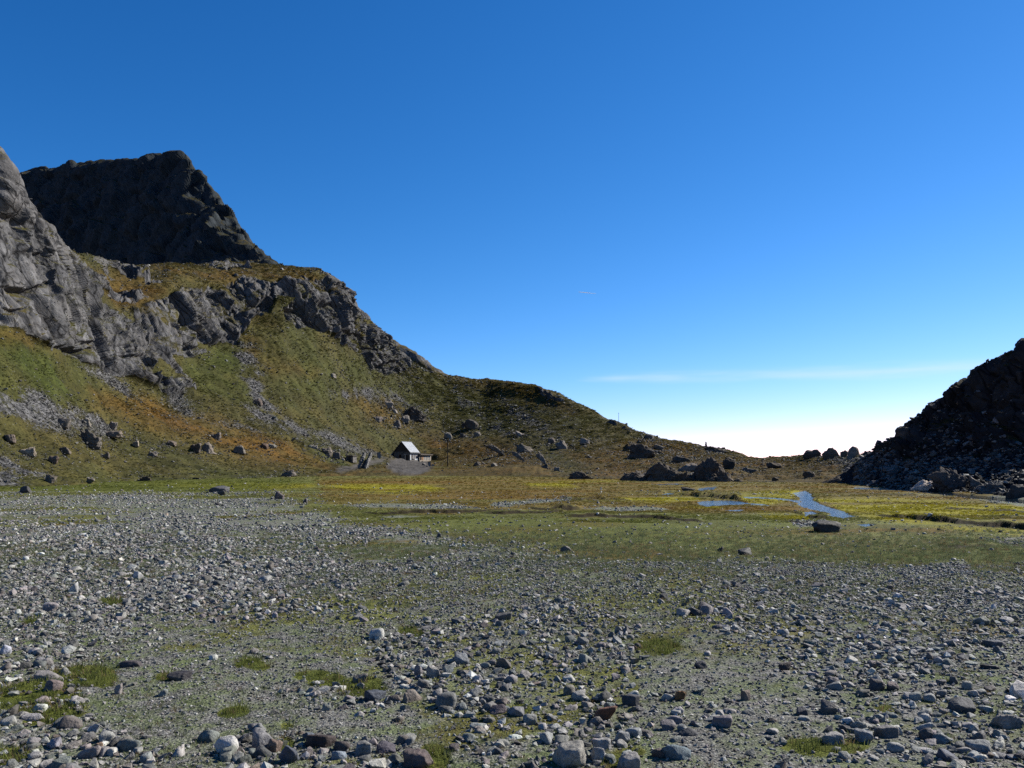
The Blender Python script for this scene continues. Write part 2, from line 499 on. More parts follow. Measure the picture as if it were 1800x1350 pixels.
heap = np.zeros(len(gpx), np.float32)
for pts in ([(-400, 945), (300, 940), (600, 965), (640, 1080), (300, 1085), (-400, 1100)], [(640, 1120), (1000, 1050), (1130, 1120), (1120, 1260), (1130, 1420), (860, 1420), (760, 1250), (690, 1220)],
            [(1130, 1040), (1500, 1020), (1900, 1040), (1900, 1120), (1700, 1130), (1600, 1210), (1440, 1220), (1300, 1140)], [(1440, 1235), (1600, 1215), (1900, 1240), (1900, 1420), (1640, 1420), (1500, 1290)],
            [(380, 1290), (560, 1300), (720, 1310), (740, 1420), (380, 1420)], [(-300, 1130), (120, 1130), (160, 1260), (300, 1330), (250, 1420), (-300, 1420)], [(-400, 866), (450, 868), (560, 885), (640, 930), (640, 960), (-400, 960)], [(480, 1195), (720, 1195), (700, 1240), (520, 1245)]):
    heap = np.maximum(heap, gm(pts, 22))
heap *= np.clip(.75 + .9 * n_mid, .15, 1)
heap *= np.where(gpy < 945, np.clip(.42 + 1.1 * fbm(gP / np.array([7., 2.5, 1.]), 4, 141), .05, .9), 1)
yellow = np.zeros(len(gpx), np.float32)
for pts in ([(555, 856), (600, 851), (700, 852), (770, 855), (780, 866), (700, 869), (600, 863)],
            [(980, 846), (1080, 844), (1080, 848), (990, 851)],
            [(900, 848), (1000, 850), (1010, 857), (930, 856)],
            [(1130, 874), (1200, 868), (1220, 880), (1170, 886), (1060, 880)],
            [(1290, 868), (1400, 862), (1410, 876), (1330, 890), (1300, 884)],
            [(1440, 878), (1560, 876), (1800, 890), (2100, 910), (2100, 950), (1800, 945), (1600, 922), (1470, 905)],
            [(1330, 900), (1420, 905), (1420, 916), (1340, 912)],
            [(1180, 892), (1260, 889), (1270, 893), (1190, 896)],
            [(220, 852), (420, 848), (560, 850), (540, 858), (400, 862)]):
    yellow = np.maximum(yellow, gm(pts, 3.5))
yellow = yellow * sstep(-.35, .25, fbm(gP / np.array([9., 2.6, 1.]), 4, 63) + .15)
brown = gm([(560, 842), (900, 838), (1500, 843), (1640, 858), (1800, 872), (2200, 905), (2200, 925), (1800, 895), (1500, 905), (1330, 902), (1000, 905), (700, 898), (560, 880)], 5)
brown = np.clip(brown * (.72 + .75 * fbm(gP / np.array([12., 3., 1.]), 4, 73)), 0, 1)
brown = np.maximum(brown, sstep(.15, .5, fbm(gP / 2.6, 4, 83)) * .8 * sstep(850, 900, gpy))
lush = np.maximum(gm([(-300, 846), (500, 842), (560, 848), (420, 866), (0, 866)], 5) * .75,
                  gm([(640, 905), (1000, 903), (1380, 912), (1420, 935), (1250, 960), (1000, 950), (760, 935)], 10) * .55)
lush = np.maximum(lush, gm([(1480, 975), (1640, 968), (1800, 960), (1900, 975), (1660, 990), (1500, 985)], 5) * .9)
GREEN_SPOTS = [(505, 1278, 16, 9), (500, 1313, 18, 14), (760, 1332, 20, 22), (60, 1225, 60, 22), (155, 1190, 60, 12), (25, 1330, 45, 22),
               (200, 1062, 22, 6), (60, 1090, 18, 7), (290, 1190, 20, 6), (640, 1205, 30, 10), (1150, 1140, 24, 9), (1455, 1315, 55, 16),
               (1560, 1245, 22, 8), (1580, 1340, 60, 18), (440, 1165, 26, 9), (728, 1108, 18, 8), (1090, 1330, 40, 18), (915, 1245, 14, 6),
               (410, 1250, 18, 7), (555, 1190, 26, 8), (330, 1235, 20, 6)]
spot = np.zeros(len(gpx), np.float32)
for (x, y, rx, ry) in GREEN_SPOTS:
    d = ((gpx - x) / rx / 1.25) ** 2 + ((gpy - y) / ry / 1.25) ** 2 + wob * 1.0 + n_mid * 2.2 + n_sml * 2.4
    spot = np.maximum(spot, sstep(1.3, .3, d))
gravel = gravel * (1 - .85 * spot)
lush = np.maximum(lush, spot * .9)

# streams: beds cut into the turf
WATER_POLYS = [[(1225, 884), (1240, 880), (1275, 879), (1300, 881), (1318, 885), (1290, 888), (1262, 889), (1240, 890), (1228, 887)],
               [(1160, 868), (1172, 866), (1186, 867), (1180, 870), (1165, 871)],
               [(1222, 861), (1236, 857), (1262, 856), (1256, 860), (1240, 863), (1226, 863)],
               [(1408, 880), (1428, 878), (1438, 885), (1452, 890), (1480, 898), (1492, 903), (1470, 905), (1440, 898), (1412, 892), (1404, 886)],
               [(1412, 901), (1428, 899), (1446, 906), (1440, 910), (1414, 908)],
               [(1508, 922), (1528, 920), (1542, 923), (1522, 926)],
               [(1270, 897), (1300, 895), (1312, 897), (1290, 899)],
               [(1142, 851), (1190, 850), (1210, 852), (1160, 853)],
               [(1180, 877), (1194, 876), (1190, 879)],
               [(1300, 873), (1340, 874), (1345, 876), (1310, 876)],
               [(1500, 857), (1560, 858), (1640, 862), (1720, 871), (1810, 879), (1990, 900), (2300, 935), (2300, 945), (1990, 908), (1800, 885), (1700, 876), (1620, 866), (1500, 860)],
               [(1392, 868), (1412, 862), (1424, 866), (1432, 878), (1408, 881), (1402, 874)],
               [(1335, 874), (1375, 876), (1406, 880), (1404, 884), (1370, 879), (1336, 877)],
               [(1446, 905), (1478, 902), (1502, 907), (1482, 911)],
               [(1316, 884), (1342, 886), (1352, 889), (1322, 888)],
               [(1785, 897), (1850, 903), (1850, 909), (1788, 901)]]
wet = np.zeros(len(gpx), np.float32)
jit = fbm(gP / 1.3, 3, 93)
for pts in WATER_POLYS:
    wet = np.maximum(wet, polymask(gpx + jit * 6, gpy + jit * 1.1, pts, 1.0))
# cut banks: the turf beyond each line stands a little higher and drops to the near side
BANKS = [([(846, 903), (880, 905), (960, 902), (1000, 900)], .16, 2.5), ([(920, 892), (945, 897), (985, 899), (1030, 894)], .30, 3.0),
         ([(630, 900), (680, 904), (740, 901), (800, 903), (860, 899)], .16, 2.5), ([(990, 910), (1060, 911), (1140, 911), (1245, 919)], .13, 3.0),
         ([(1185, 870), (1230, 875), (1270, 877), (1312, 882)], .32, 3.5), ([(1530, 907), (1600, 913), (1680, 921), (1760, 928), (1900, 944)], .20, 3.0),
         ([(980, 881), (1060, 879), (1115, 881)], .20, 3.0), ([(1140, 867), (1165, 868), (1200, 866)], .18, 2.5), ([(790, 897), (850, 899), (905, 897)], .12, 2.0),
         ([(1440, 868), (1560, 870), (1620, 874)], .14, 3.0), ([(420, 871), (470, 872), (520, 876)], .10, 2.0), ([(1650, 895), (1720, 897), (1800, 902)], .14, 3.0),
         ([(560, 862), (640, 866), (700, 868), (760, 866)], .10, 2.0), ([(1350, 897), (1400, 902), (1425, 912), (1470, 914)], .16, 2.5),
         ([(1640, 964), (1700, 966), (1760, 963)], .10, 1.6), ([(1370, 915), (1400, 920), (1432, 924)], .12, 1.5)]
bank = np.zeros(len(gpx), np.float32); bank_shade = np.zeros(len(gpx), np.float32)
for pts, hgt, wid in BANKS:
    xs = [p[0] for p in pts]; ys = [p[1] for p in pts]
    line = np.interp(gpx, xs, ys) + fbm(np.stack([gpx / 14, gpx * 0, gpx * 0], 1), 3, 101) * 1.6
    Yl = plain_Y(line)
    fade = sstep(xs[0] - 2, xs[0] + 22, gpx) * sstep(xs[-1] + 2, xs[-1] - 22, gpx)
    hv = hgt * (.55 + .75 * np.clip(.5 + fbm(np.stack([gpx / 30, gpx * 0 + 3, gpx * 0], 1), 2, 111), 0, 1))
    dY = gY - Yl
    bank = np.maximum(bank, fade * hv * sstep(-.10, .22, dY) * np.exp(-np.clip(dY, 0, None) / wid / 1.4) * .75)
    bank_shade = np.maximum(bank_shade, fade * sstep(-.35, -.05, dY) * sstep(.30, .12, dY))  # band along each bank's near face, where shade is painted on
tuss = fbm(gP / .8, 4, 121)
gz = .10 * n_big * sstep(3, 12, gY) + .035 * n_mid + .02 * n_sml * sstep(30, 8, gY)
far = sstep(30, 45, gY)
gz = gz * (1 - far) + far * (.05 + .03 * n_mid + .05 * np.clip(tuss, -.4, 1) * (1 - gravel))
gz = gz + bank
cob = sstep(0, .5, fbm(gP / 5.0, 3, 131)) * gravel
gz += .05 * cob * sstep(40, 10, gY)
gz = np.where((gY > 18) & (gX > 5), np.maximum(gz, .015), gz)
gz = gz * (1 - wet) + wet * (-.10)
gP[:, 2] = gz
gm_mask = np.stack([np.clip(gravel, 0, 1), np.clip(yellow, 0, 1), np.clip(brown, 0, 1)], 1)
gm_mask2 = np.stack([np.clip(lush, 0, 1), np.clip(bank_shade, 0, 1), wet], 1)
me = mesh_from('ground', gP, grid_faces(NRG, NCG), True, M_GROUND)
add_attr(me, 'mask', gm_mask); add_attr(me, 'mask2', gm_mask2)
tag(link('ground', me), 'flat valley floor of gravel, stones and boggy grass', kind='structure')

# water sheet just below the turf, seen only where the beds are cut
tw = NT('stream_water')
wv = tw.mapping((1, 2.2, 1))
tw.b.inputs['Roughness'].default_value = .06
tw.b.inputs['IOR'].default_value = 1.33
tw.b.inputs['Specular IOR Level'].default_value = .5
M_WATER = tw.fin((.012, .018, .020), tw.bump(tw.noise(2.6, 4, .6, wv), .55, .06), .06)
wx = np.array([8.0, 75.0]); wy = np.array([20.0, 110.0])
me = mesh_from('water', np.array([[8, 20, -.012], [75, 20, -.012], [75, 110, -.012], [8, 110, -.012]]), np.array([[0, 1, 2, 3]]), False, M_WATER)
tag(link('water', me), 'shallow stream water winding through the boggy meadow', kind='structure')

# ------------------------------------------------------------------ lofted terrain: columns x lines (map row, distance)
def loft(cols, px, rows_per_seg, sky=None, smooth=6):
    """cols: {px: [(row, dist) ...]}; returns grids of map row, distance for every (line step, column)"""
    ks = sorted(cols); K = len(cols[ks[0]])
    PY = np.zeros((K, len(px))); YY = np.zeros((K, len(px)))
    for k in range(K):
        PY[k] = smooth1(np.interp(px, ks, [cols[c][k][0] for c in ks]), smooth)
        YY[k] = smooth1(np.interp(px, ks, [cols[c][k][1] for c in ks]), smooth)
    if sky is not None:
        tgt = np.interp(px, [s[0] for s in sky], [s[1] for s in sky])
        d = tgt - PY[-1]
        PY[-1] += d; PY[-2] += d * .25
    # a line behind the crest, falling away
    PY = np.vstack([PY, PY[-1] + 30]); YY = np.vstack([YY, YY[-1] * 1.10 + 12]); K += 1
    s = np.concatenate([np.linspace(k, k + 1, rows_per_seg[k], endpoint=False) for k in range(K - 1)] + [[K - 1.0]])
    i = np.minimum(s.astype(int), K - 2); t = (s - i)[:, None]
    def herm(A):
        T = np.gradient(A, axis=0)
        for k in range(1, K - 1):       # keep monotone
            a, b = A[k] - A[k - 1], A[k + 1] - A[k]
            lim = 2.2 * np.minimum(np.abs(a), np.abs(b))
            T[k] = np.where(a * b <= 0, 0, np.clip(T[k], -lim, lim))
        return ((2 * t**3 - 3 * t**2 + 1) * A[i] + (t**3 - 2 * t**2 + t) * T[i] + (-2 * t**3 + 3 * t**2) * A[i + 1] + (t**3 - t**2) * T[i + 1])
    return herm(PY), herm(YY), s

def to_world(px, PY, YY):
    X = (px[None, :] - 900) / FPX * YY
    Z = EYE + (HORIZON - PY) / FPX * YY
    return np.stack([X, YY, Z], -1).reshape(-1, 3)

HCOLS = {-400: [(868, 48), (850, 54), (800, 60), (720, 70), (600, 84), (200, 104), (-60, 112)],
         -200: [(866, 52), (850, 57), (795, 63), (710, 76), (590, 89), (330, 103), (80, 113)],
         0: [(858, 63), (845, 67), (790, 74), (700, 84), (580, 96), (420, 106), (262, 115)],
         100: [(856, 67), (844, 72), (790, 84), (715, 96), (615, 110), (500, 119), (402, 126)],
         160: [(851, 76), (842, 80), (790, 97), (720, 110), (635, 126), (545, 137), (452, 160)],
         200: [(848, 86), (840, 90), (788, 108), (722, 122), (650, 137), (545, 150), (462, 185)],
         300: [(845, 96), (838, 102), (790, 122), (735, 140), (690, 155), (515, 176), (463, 215)],
         400: [(842, 109), (836, 116), (790, 140), (720, 165), (605, 195), (498, 212), (461, 250)],
         500: [(840, 120), (834, 130), (790, 160), (720, 185), (572, 218), (505, 232), (467, 268)],
         560: [(839, 128), (832, 142), (795, 175), (720, 205), (583, 238), (530, 250), (473, 272)],
         600: [(838, 133), (830, 148), (805, 180), (725, 225), (605, 255), (560, 264), (499, 282)],
         640: [(838, 133), (828, 155), (812, 195), (730, 245), (640, 275), (595, 285), (554, 298)],
         700: [(838, 133), (826, 165), (812, 220), (735, 275), (660, 312), (625, 322), (610, 335)],
         730: [(838, 133), (826, 168), (812, 228), (740, 285), (690, 312), (662, 326), (640, 340)],
         780: [(838, 133), (826, 170), (808, 235), (755, 285), (715, 312), (685, 330), (657, 350)],
         850: [(838, 133), (826, 165), (806, 220), (765, 270), (725, 305), (695, 330), (666, 355)],
         950: [(840, 120), (830, 145), (808, 190), (775, 235), (740, 270), (710, 298), (679, 325)],
         1050: [(844, 100), (834, 120), (815, 160), (795, 195), (770, 225), (748, 252), (727, 280)],
         1150: [(848, 86), (838, 105), (820, 140), (805, 165), (790, 190), (778, 212), (767, 235)],
         1240: [(848, 86), (840, 98), (828, 118), (815, 140), (803, 162), (793, 185), (783, 208)],
         1340: [(850, 80), (843, 90), (835, 105), (826, 122), (818, 140), (812, 155), (806, 172)],
         1420: [(850, 80), (843, 88), (834, 98), (823, 112), (812, 125), (803, 138), (795, 150)],
         1480: [(852, 75), (845, 82), (836, 92), (825, 103), (813, 112), (803, 120), (795, 128)],
         1540: [(855, 68), (848, 73), (838, 80), (828, 88), (817, 95), (806, 102), (796, 108)],
         1640: [(865, 54), (858, 58), (847, 64), (836, 71), (824, 78), (812, 84), (802, 90)]}
HSKY = [(-400, -60), (-200, 80), (0, 264), (12, 284), (30, 308), (45, 345), (62, 366), (75, 384), (95, 398), (112, 432), (122, 441), (160, 450), (200, 461), (235, 469),
        (265, 467), (300, 463), (350, 464), (400, 461), (485, 467), (520, 468), (560, 472), (578, 480), (590, 490), (605, 500), (613, 515), (625, 540), (650, 563), (690, 602), (722, 636),
        (745, 648), (780, 657), (800, 660), (830, 665), (900, 672), (940, 676), (960, 684), (985, 693), (1000, 703), (1025, 714), (1050, 727), (1080, 738), (1100, 746), (1112, 756), (1140, 765), (1200, 777),
        (1240, 784), (1290, 795), (1335, 806), (1345, 806), (1390, 803), (1420, 797), (1450, 799), (1500, 800), (1540, 798), (1640, 802)]
hx = np.concatenate([np.arange(-360, -12, 4.0), np.arange(-12, 730, 1.35), np.arange(730, 1340, 1.9), np.arange(1340, 1640, 3.0)])
RPS = [8, 60, 70, 90, 110, 90, 14]
PYh, YYh, sh = loft(HCOLS, hx, RPS, HSKY)
hV = to_world(hx, PYh, YYh)
NRH, NCH = PYh.shape
hpx = np.broadcast_to(hx, (NRH, NCH)).ravel().copy(); hpy = PYh.ravel(); hY = YYh.ravel()
hs = np.repeat(sh, NCH)
hV[:, 2] -= .5 * sstep(.5, 0, hs)
# platform of the mountain hut, low grassy ridge in front of it
HUT_PX, HUT_Y = 706.5, 231.0
HUT = np.array([(HUT_PX - 900) / FPX * HUT_Y, HUT_Y, EYE + (HORIZON - 814.5) / FPX * HUT_Y])
dh = np.hypot(hV[:, 0] - HUT[0] - 2.5, (hV[:, 1] - HUT[1] - 5) * .75)
wp = sstep(10.5, 6.5, dh)
hV[:, 2] = hV[:, 2] * (1 - wp) + HUT[2] * wp
hV[:, 2] += 1.35 * np.exp(-((hpx - 905) / 85) ** 2 - ((hY - 148) / 13) ** 2)
hV[:, 2] += .55 * np.exp(-((hpx - 640) / 60) ** 2 - ((hY - 160) / 10) ** 2)
base_n = normals_of(hV, NRH, NCH)
if base_n[:, 2].mean() < 0: base_n = -base_n
wob1 = fbm(hV / 9.0, 4, 201); wob2 = fbm(hV / 2.5, 4, 211)
mx, my = hpx + wob1 * 13, hpy + fbm(hV / 9.0, 4, 221) * 9 + wob2 * 3
def hm(pts, soft): return polymask(mx, my, pts, soft)
rock = np.zeros(len(hV), np.float32)
for pts in ([(-400, -140), (0, 230), (35, 290), (75, 365), (118, 432), (150, 478), (165, 540), (215, 575), (235, 600), (260, 650), (330, 690), (345, 702), (300, 702), (230, 665), (180, 648), (130, 628), (100, 612), (40, 588), (0, 578), (-400, 560)],
            [(228, 545), (300, 512), (345, 500), (380, 492), (420, 500), (480, 505), (490, 525), (470, 540), (440, 560), (425, 590), (415, 610), (380, 605), (360, 625), (325, 630), (300, 622), (330, 660), (345, 692), (320, 690), (270, 650), (240, 600)],
            [(380, 495), (430, 488), (480, 492), (520, 498), (560, 512), (600, 530), (640, 570), (690, 602), (724, 634), (718, 655), (690, 662), (655, 645), (640, 625), (600, 607), (575, 583), (540, 580), (505, 570), (500, 545), (520, 530), (490, 520), (450, 525), (400, 515)],
            [(525, 480), (560, 478), (590, 486), (615, 508), (628, 540), (692, 600), (724, 634), (690, 615), (640, 585), (600, 540), (570, 512), (540, 497)],
            [(940, 680), (962, 682), (998, 705), (985, 709), (950, 694)],
            [(1050, 727), (1090, 738), (1114, 754), (1105, 760), (1080, 748), (1050, 735)],
            [(1100, 779), (1140, 783), (1158, 800), (1130, 804), (1106, 792)],
            [(150, 455), (180, 452), (240, 466), (240, 474), (190, 468)]):
    rock = np.maximum(rock, hm(pts, 4))
plate = hm([(120, 445), (485, 462), (560, 472), (540, 490), (380, 490), (300, 505), (230, 535), (170, 530), (150, 480)], 8)
rock = np.maximum(rock, plate * sstep(.16, .34, fbm(hV / np.array([11, 11, 4.]), 5, 231)) * .95)
holes = sstep(.22, .42, fbm(hV / np.array([13, 13, 5.]), 4, 241))
holes = np.maximum(holes, sstep(.10, .30, fbm(hV / np.array([7, 7, 3.]), 4, 246)) * sstep(140, 260, hpx) * .55)
rock = rock * (1 - .9 * holes * sstep(60, 200, hpx))
outc = sstep(.60, .70, fbm(hV / 8.0, 4, 251)) * sstep(1.6, 2.4, hs)
rock = np.maximum(rock, outc * .8)
scree = np.zeros(len(hV), np.float32)
for pts in ([(130, 632), (240, 672), (330, 705), (400, 745), (460, 765), (330, 728), (250, 697), (150, 655)],
            [(420, 600), (455, 612), (470, 650), (465, 690), (500, 730), (600, 770), (560, 775), (450, 720), (430, 680), (405, 630)],
            [(578, 690), (640, 678), (700, 690), (732, 716), (650, 702), (590, 704)],
            [(-200, 650), (0, 680), (80, 690), (190, 740), (210, 770), (130, 770), (40, 740), (-200, 760)],
            [(-200, 790), (0, 790), (60, 800), (100, 850), (-200, 860)],
            [(430, 705), (560, 750), (700, 800), (690, 815), (600, 790), (440, 740)],
            [(765, 668), (800, 680), (870, 740), (930, 772), (880, 762), (810, 712)],
            [(860, 690), (930, 720), (990, 770), (950, 765), (890, 720)],
            [(1440, 800), (1540, 796), (1640, 800), (1640, 862), (1520, 855), (1480, 830)]):
    scree = np.maximum(scree, hm(pts, 17))
scree = np.clip(scree * (.62 + .9 * wob1 + .9 * wob2), 0, 1)
scree = np.maximum(scree, .28 * sstep(.12, .45, fbm(hV / 14.0, 4, 261)) * sstep(1.2, 2.0, hs))
orange = np.zeros(len(hV), np.float32)
for pts, w in (([(160, 685), (260, 700), (340, 728), (420, 755), (500, 780), (590, 828), (480, 818), (380, 785), (250, 742), (170, 712)], 1.0),
               ([(150, 472), (230, 490), (300, 500), (260, 540), (200, 540), (160, 490)], .85),
               ([(240, 468), (560, 472), (600, 498), (640, 540), (560, 505), (400, 490), (300, 490)], .75),
               ([(430, 590), (470, 605), (560, 655), (480, 655), (440, 625)], .45),
               ([(610, 695), (700, 705), (720, 760), (640, 735)], .6),
               ([(740, 765), (900, 780), (1010, 845), (780, 842), (650, 835), (750, 800)], .75),
               ([(780, 655), (960, 678), (1010, 725), (900, 692)], .6),
               ([(990, 790), (1150, 770), (1340, 804), (1480, 806), (1500, 852), (1050, 850)], .75),
               ([(560, 832), (760, 828), (1000, 838), (1100, 848), (560, 848)], .8),
               ([(-100, 575), (60, 590), (60, 610), (-100, 600)], .5)):
    orange = np.maximum(orange, w * hm(pts, 18))
orange = np.maximum(orange, 1.25 * hm([(330, 752), (420, 758), (500, 782), (560, 812), (470, 806), (380, 786)], 14))
orange = np.clip(orange * (.75 + .9 * fbm(hV / 6.0, 4, 271)), 0, 1)
hl = np.zeros(len(hV), np.float32)
for pts, w in (([(-200, 570), (0, 582), (130, 632), (170, 700), (60, 720), (-200, 720)], .9), ([(310, 640), (420, 610), (445, 700), (360, 692)], .9),
               ([(530, 795), (620, 808), (610, 826), (520, 826)], 1.0), ([(755, 808), (845, 812), (825, 834), (750, 832)], .9),
               ([(440, 570), (520, 575), (660, 650), (640, 690), (520, 700), (470, 640)], .45), ([(-200, 830), (250, 835), (500, 838), (250, 850), (-200, 860)], .7),
               ([(640, 690), (760, 650), (860, 720), (960, 760), (800, 770), (700, 700)], .25)):
    hl = np.maximum(hl, w * hm(pts, 24))
hl = np.clip(hl * (.8 + .8 * fbm(hV / 7.0, 4, 276)), 0, 1)
grit = np.maximum(sstep(1.25, .75, ((hpx - 719) / 40) ** 2 + ((hpy - 821) / 13) ** 2 + wob2 * .3),
                  hm([(585, 826), (628, 815), (650, 808), (700, 810), (650, 818), (640, 826), (600, 832)], 3) * .9)
scree *= (1 - grit); rock *= (1 - grit)
# relief
und = fbm(hV / 16.0, 4, 281) * 1.1 * sstep(.8, 2.2, hs) * (1 - wp)
tus = fbm(hV / 1.6, 4, 291) * .38 + fbm(hV / 4.5, 3, 301) * .35 * sstep(.6, 1.5, hs) * (1 - wp)
disp = und + tus * (1 - rock) + scree * .35 * np.clip(fbm(hV / .9, 3, 311), -.2, 1)
sel = np.where(rock > .05)[0]
P = hV[sel]
dip = np.stack([P[:, 0] * .86 + P[:, 2] * .5, P[:, 1] * .55, (P[:, 0] * .5 - P[:, 2] * .86) * .26], 1)   # slabs elongated down the dip
b1, c1 = blocks(dip / 8.0 + fbm(P / 11, 3, 321)[:, None] * .22, 331, .75)
b2, c2 = blocks(dip / 3.2 + fbm(P / 5, 3, 341)[:, None] * .15, 351, .8)
b3, c3 = blocks(P / 1.2, 361, .7)
b4, c4 = blocks(dip / 1.4 + fbm(P / 2, 3, 391)[:, None] * .12, 396, .8)
crk = (1 - sstep(0, .16, c1)) * 2.2 + (1 - sstep(0, .17, c2)) * .9
big = ridged(P / 24.0, 2, 381)
d_rock = 2.9 * b1 + 1.5 * b2 + .40 * b3 + .70 * b4 - .35 * (1 - sstep(0, .2, c4)) - crk + 1.5 * big + .5
disp_r = np.zeros(len(hV)); disp_r[sel] = d_rock
fadetop = np.where(hs > 5.6, np.clip((6.0 - hs) / .4, .30, 1), 1.0)
# hollows under overhanging slabs: abrupt upper lip, running out downwards
for (x, y, rx0, ry0, dep) in ((45, 505, 42, 16, 4.2), (15, 545, 26, 9, 2.5), (128, 612, 36, 13, 4.0), (70, 440, 16, 30, 2.4), (185, 560, 14, 22, 2.4), (215, 630, 20, 10, 2.2), (328, 600, 13, 26, 4.0), (300, 650, 14, 16, 2.6), (345, 610, 10, 20, 2.5), (415, 540, 16, 26, 3.0), (455, 520, 18, 12, 2.6), (505, 545, 26, 14, 3.4), (560, 535, 26, 16, 4.2), (590, 505, 18, 12, 3.0), (620, 585, 22, 14, 3.4), (672, 640, 18, 14, 4.0), (655, 610, 16, 12, 2.6), (110, 520, 12, 30, 2.0), (150, 600, 20, 20, 2.4), (20, 380, 14, 16, 2.0), (270, 590, 12, 20, 2.2)):
    q = (my - y) / ry0 + .35 * ((mx - x) / rx0) ** 2
    hol = np.exp(-((mx - x) / rx0) ** 2 * 1.4) * np.where(q > 0, np.exp(-np.clip(q, 0, 9) * 1.3) * sstep(0, .22, q), 0)
    disp_r -= hol * dep
disp = disp + rock * disp_r * fadetop * np.clip(hY / 190, .62, 1.25) * np.interp(hpx, [700, 790], [1, .35])
D2 = disp.reshape(NRH, NCH)
D2 = np.pad(D2, 1, mode='edge'); D2 = (D2[1:-1, 1:-1] * 4 + D2[1:-1, :-2] * .6 + D2[1:-1, 2:] * .6 + (D2[:-2, 1:-1] + D2[2:, 1:-1]) * .4) / 6
disp = D2.ravel() * sstep(0.0, .6, hs)
hV = hV + base_n * disp[:, None]
me = mesh_from('mountainside', hV, grid_faces(NRH, NCH), True, M_HILL)
RM = rock.reshape(NRH, NCH)[:-1, :-1].ravel()
me.polygons.foreach_set('use_smooth', RM < .5)
add_attr(me, 'mask', np.stack([np.clip(rock, 0, 1), scree, orange], 1)); add_attr(me, 'mask2', np.stack([hl, grit, hl * 0], 1))
tag(link('mountain_slope', me), 'grassy mountainside with grey cliffs, scree and orange autumn turf', kind='structure')

# right hill, its shade partly put into the dark rock colour
RCOLS = {1440: [(870, 74), (868, 76), (866, 78), (862, 81), (858, 84), (854, 86)], 1490: [(866, 70), (862, 72), (858, 74), (850, 77), (838, 80), (826, 83)],
         1530: [(857, 66), (850, 68), (838, 71), (825, 74), (808, 78), (795, 81)],
         1580: [(861, 59), (852, 62), (836, 67), (815, 72), (785, 75), (765, 77)],
         1620: [(864, 54), (852, 58), (832, 64), (805, 70), (760, 74), (727, 77)],
         1700: [(869, 50), (852, 54.5), (820, 62), (785, 69), (715, 73), (664, 76)],
         1800: [(881, 40), (862, 45), (826, 54), (780, 61), (690, 65), (596, 68)],
         1950: [(895, 33), (872, 39), (830, 49), (775, 57), (670, 61), (565, 64)],
         2300: [(905, 29), (885, 35), (850, 44), (800, 52), (700, 57), (600, 61)],
         2800: [(905, 29), (888, 35), (855, 44), (810, 52), (730, 57), (650, 61)]}
RSKY = [(1440, 854), (1490, 826), (1530, 797), (1545, 781), (1570, 774), (1577, 770), (1579, 752), (1598, 739), (1620, 725), (1633, 714), (1640, 708), (1658, 699), (1664, 688), (1680, 675), (1700, 662), (1722, 647), (1745, 632),
        (1760, 622), (1782, 609), (1790, 599), (1810, 588), (1950, 565), (2300, 600), (2800, 650)]
rx = np.concatenate([np.arange(1440, 1840, 1.8), np.linspace(1842, 2800, 120)])
PYr, YYr, sr = loft(RCOLS, rx, [20, 50, 60, 60, 60, 12], RSKY, 3)
rV = to_world(rx, PYr, YYr); NRR, NCR = PYr.shape
rs = np.repeat(sr, NCR); rpx = np.broadcast_to(rx, (NRR, NCR)).ravel(); rpy = PYr.ravel()
rV[:, 2] -= .5 * sstep(.4, 0, rs)
rn = normals_of(rV, NRR, NCR)
if rn[:, 2].mean() < 0: rn = -rn
rw = fbm(rV / 3.0, 4, 401)
crag = sstep(-.12, .12, (rs - 2.9) / 3 + rw * .35 + (rpx - 1700) / 700) * sstep(1500, 1600, rpx)
q1, k1 = blocks(rV / 2.6 + fbm(rV / 3, 3, 411)[:, None] * .4, 421)
q2, k2 = blocks(rV / .95 + fbm(rV, 2, 431)[:, None] * .3, 441)
q3, k3 = blocks(rV / .42, 451)
rd = (.62 * q1 - .45 * (1 - sstep(0, .15, k1))) * (.45 + crag * .75) + .28 * q2 - .22 * (1 - sstep(0, .18, k2)) + .10 * q3 + .45 * ridged(rV / 5, 3, 461) * crag
rd *= np.where(rs > 4.6, np.clip((5 - rs) / .4, .35, 1), 1.0) * sstep(0, .5, rs) * sstep(1440, 1560, rpx)
rV = rV + rn * rd[:, None]
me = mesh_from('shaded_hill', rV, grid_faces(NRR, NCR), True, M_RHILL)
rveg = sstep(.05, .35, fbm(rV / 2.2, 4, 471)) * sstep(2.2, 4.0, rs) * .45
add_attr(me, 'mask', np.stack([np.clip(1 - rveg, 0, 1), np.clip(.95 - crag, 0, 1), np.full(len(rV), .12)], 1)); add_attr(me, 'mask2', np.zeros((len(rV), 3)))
tag(link('hill_right', me), 'dark rocky hill in its own shade beside the stream', kind='structure')

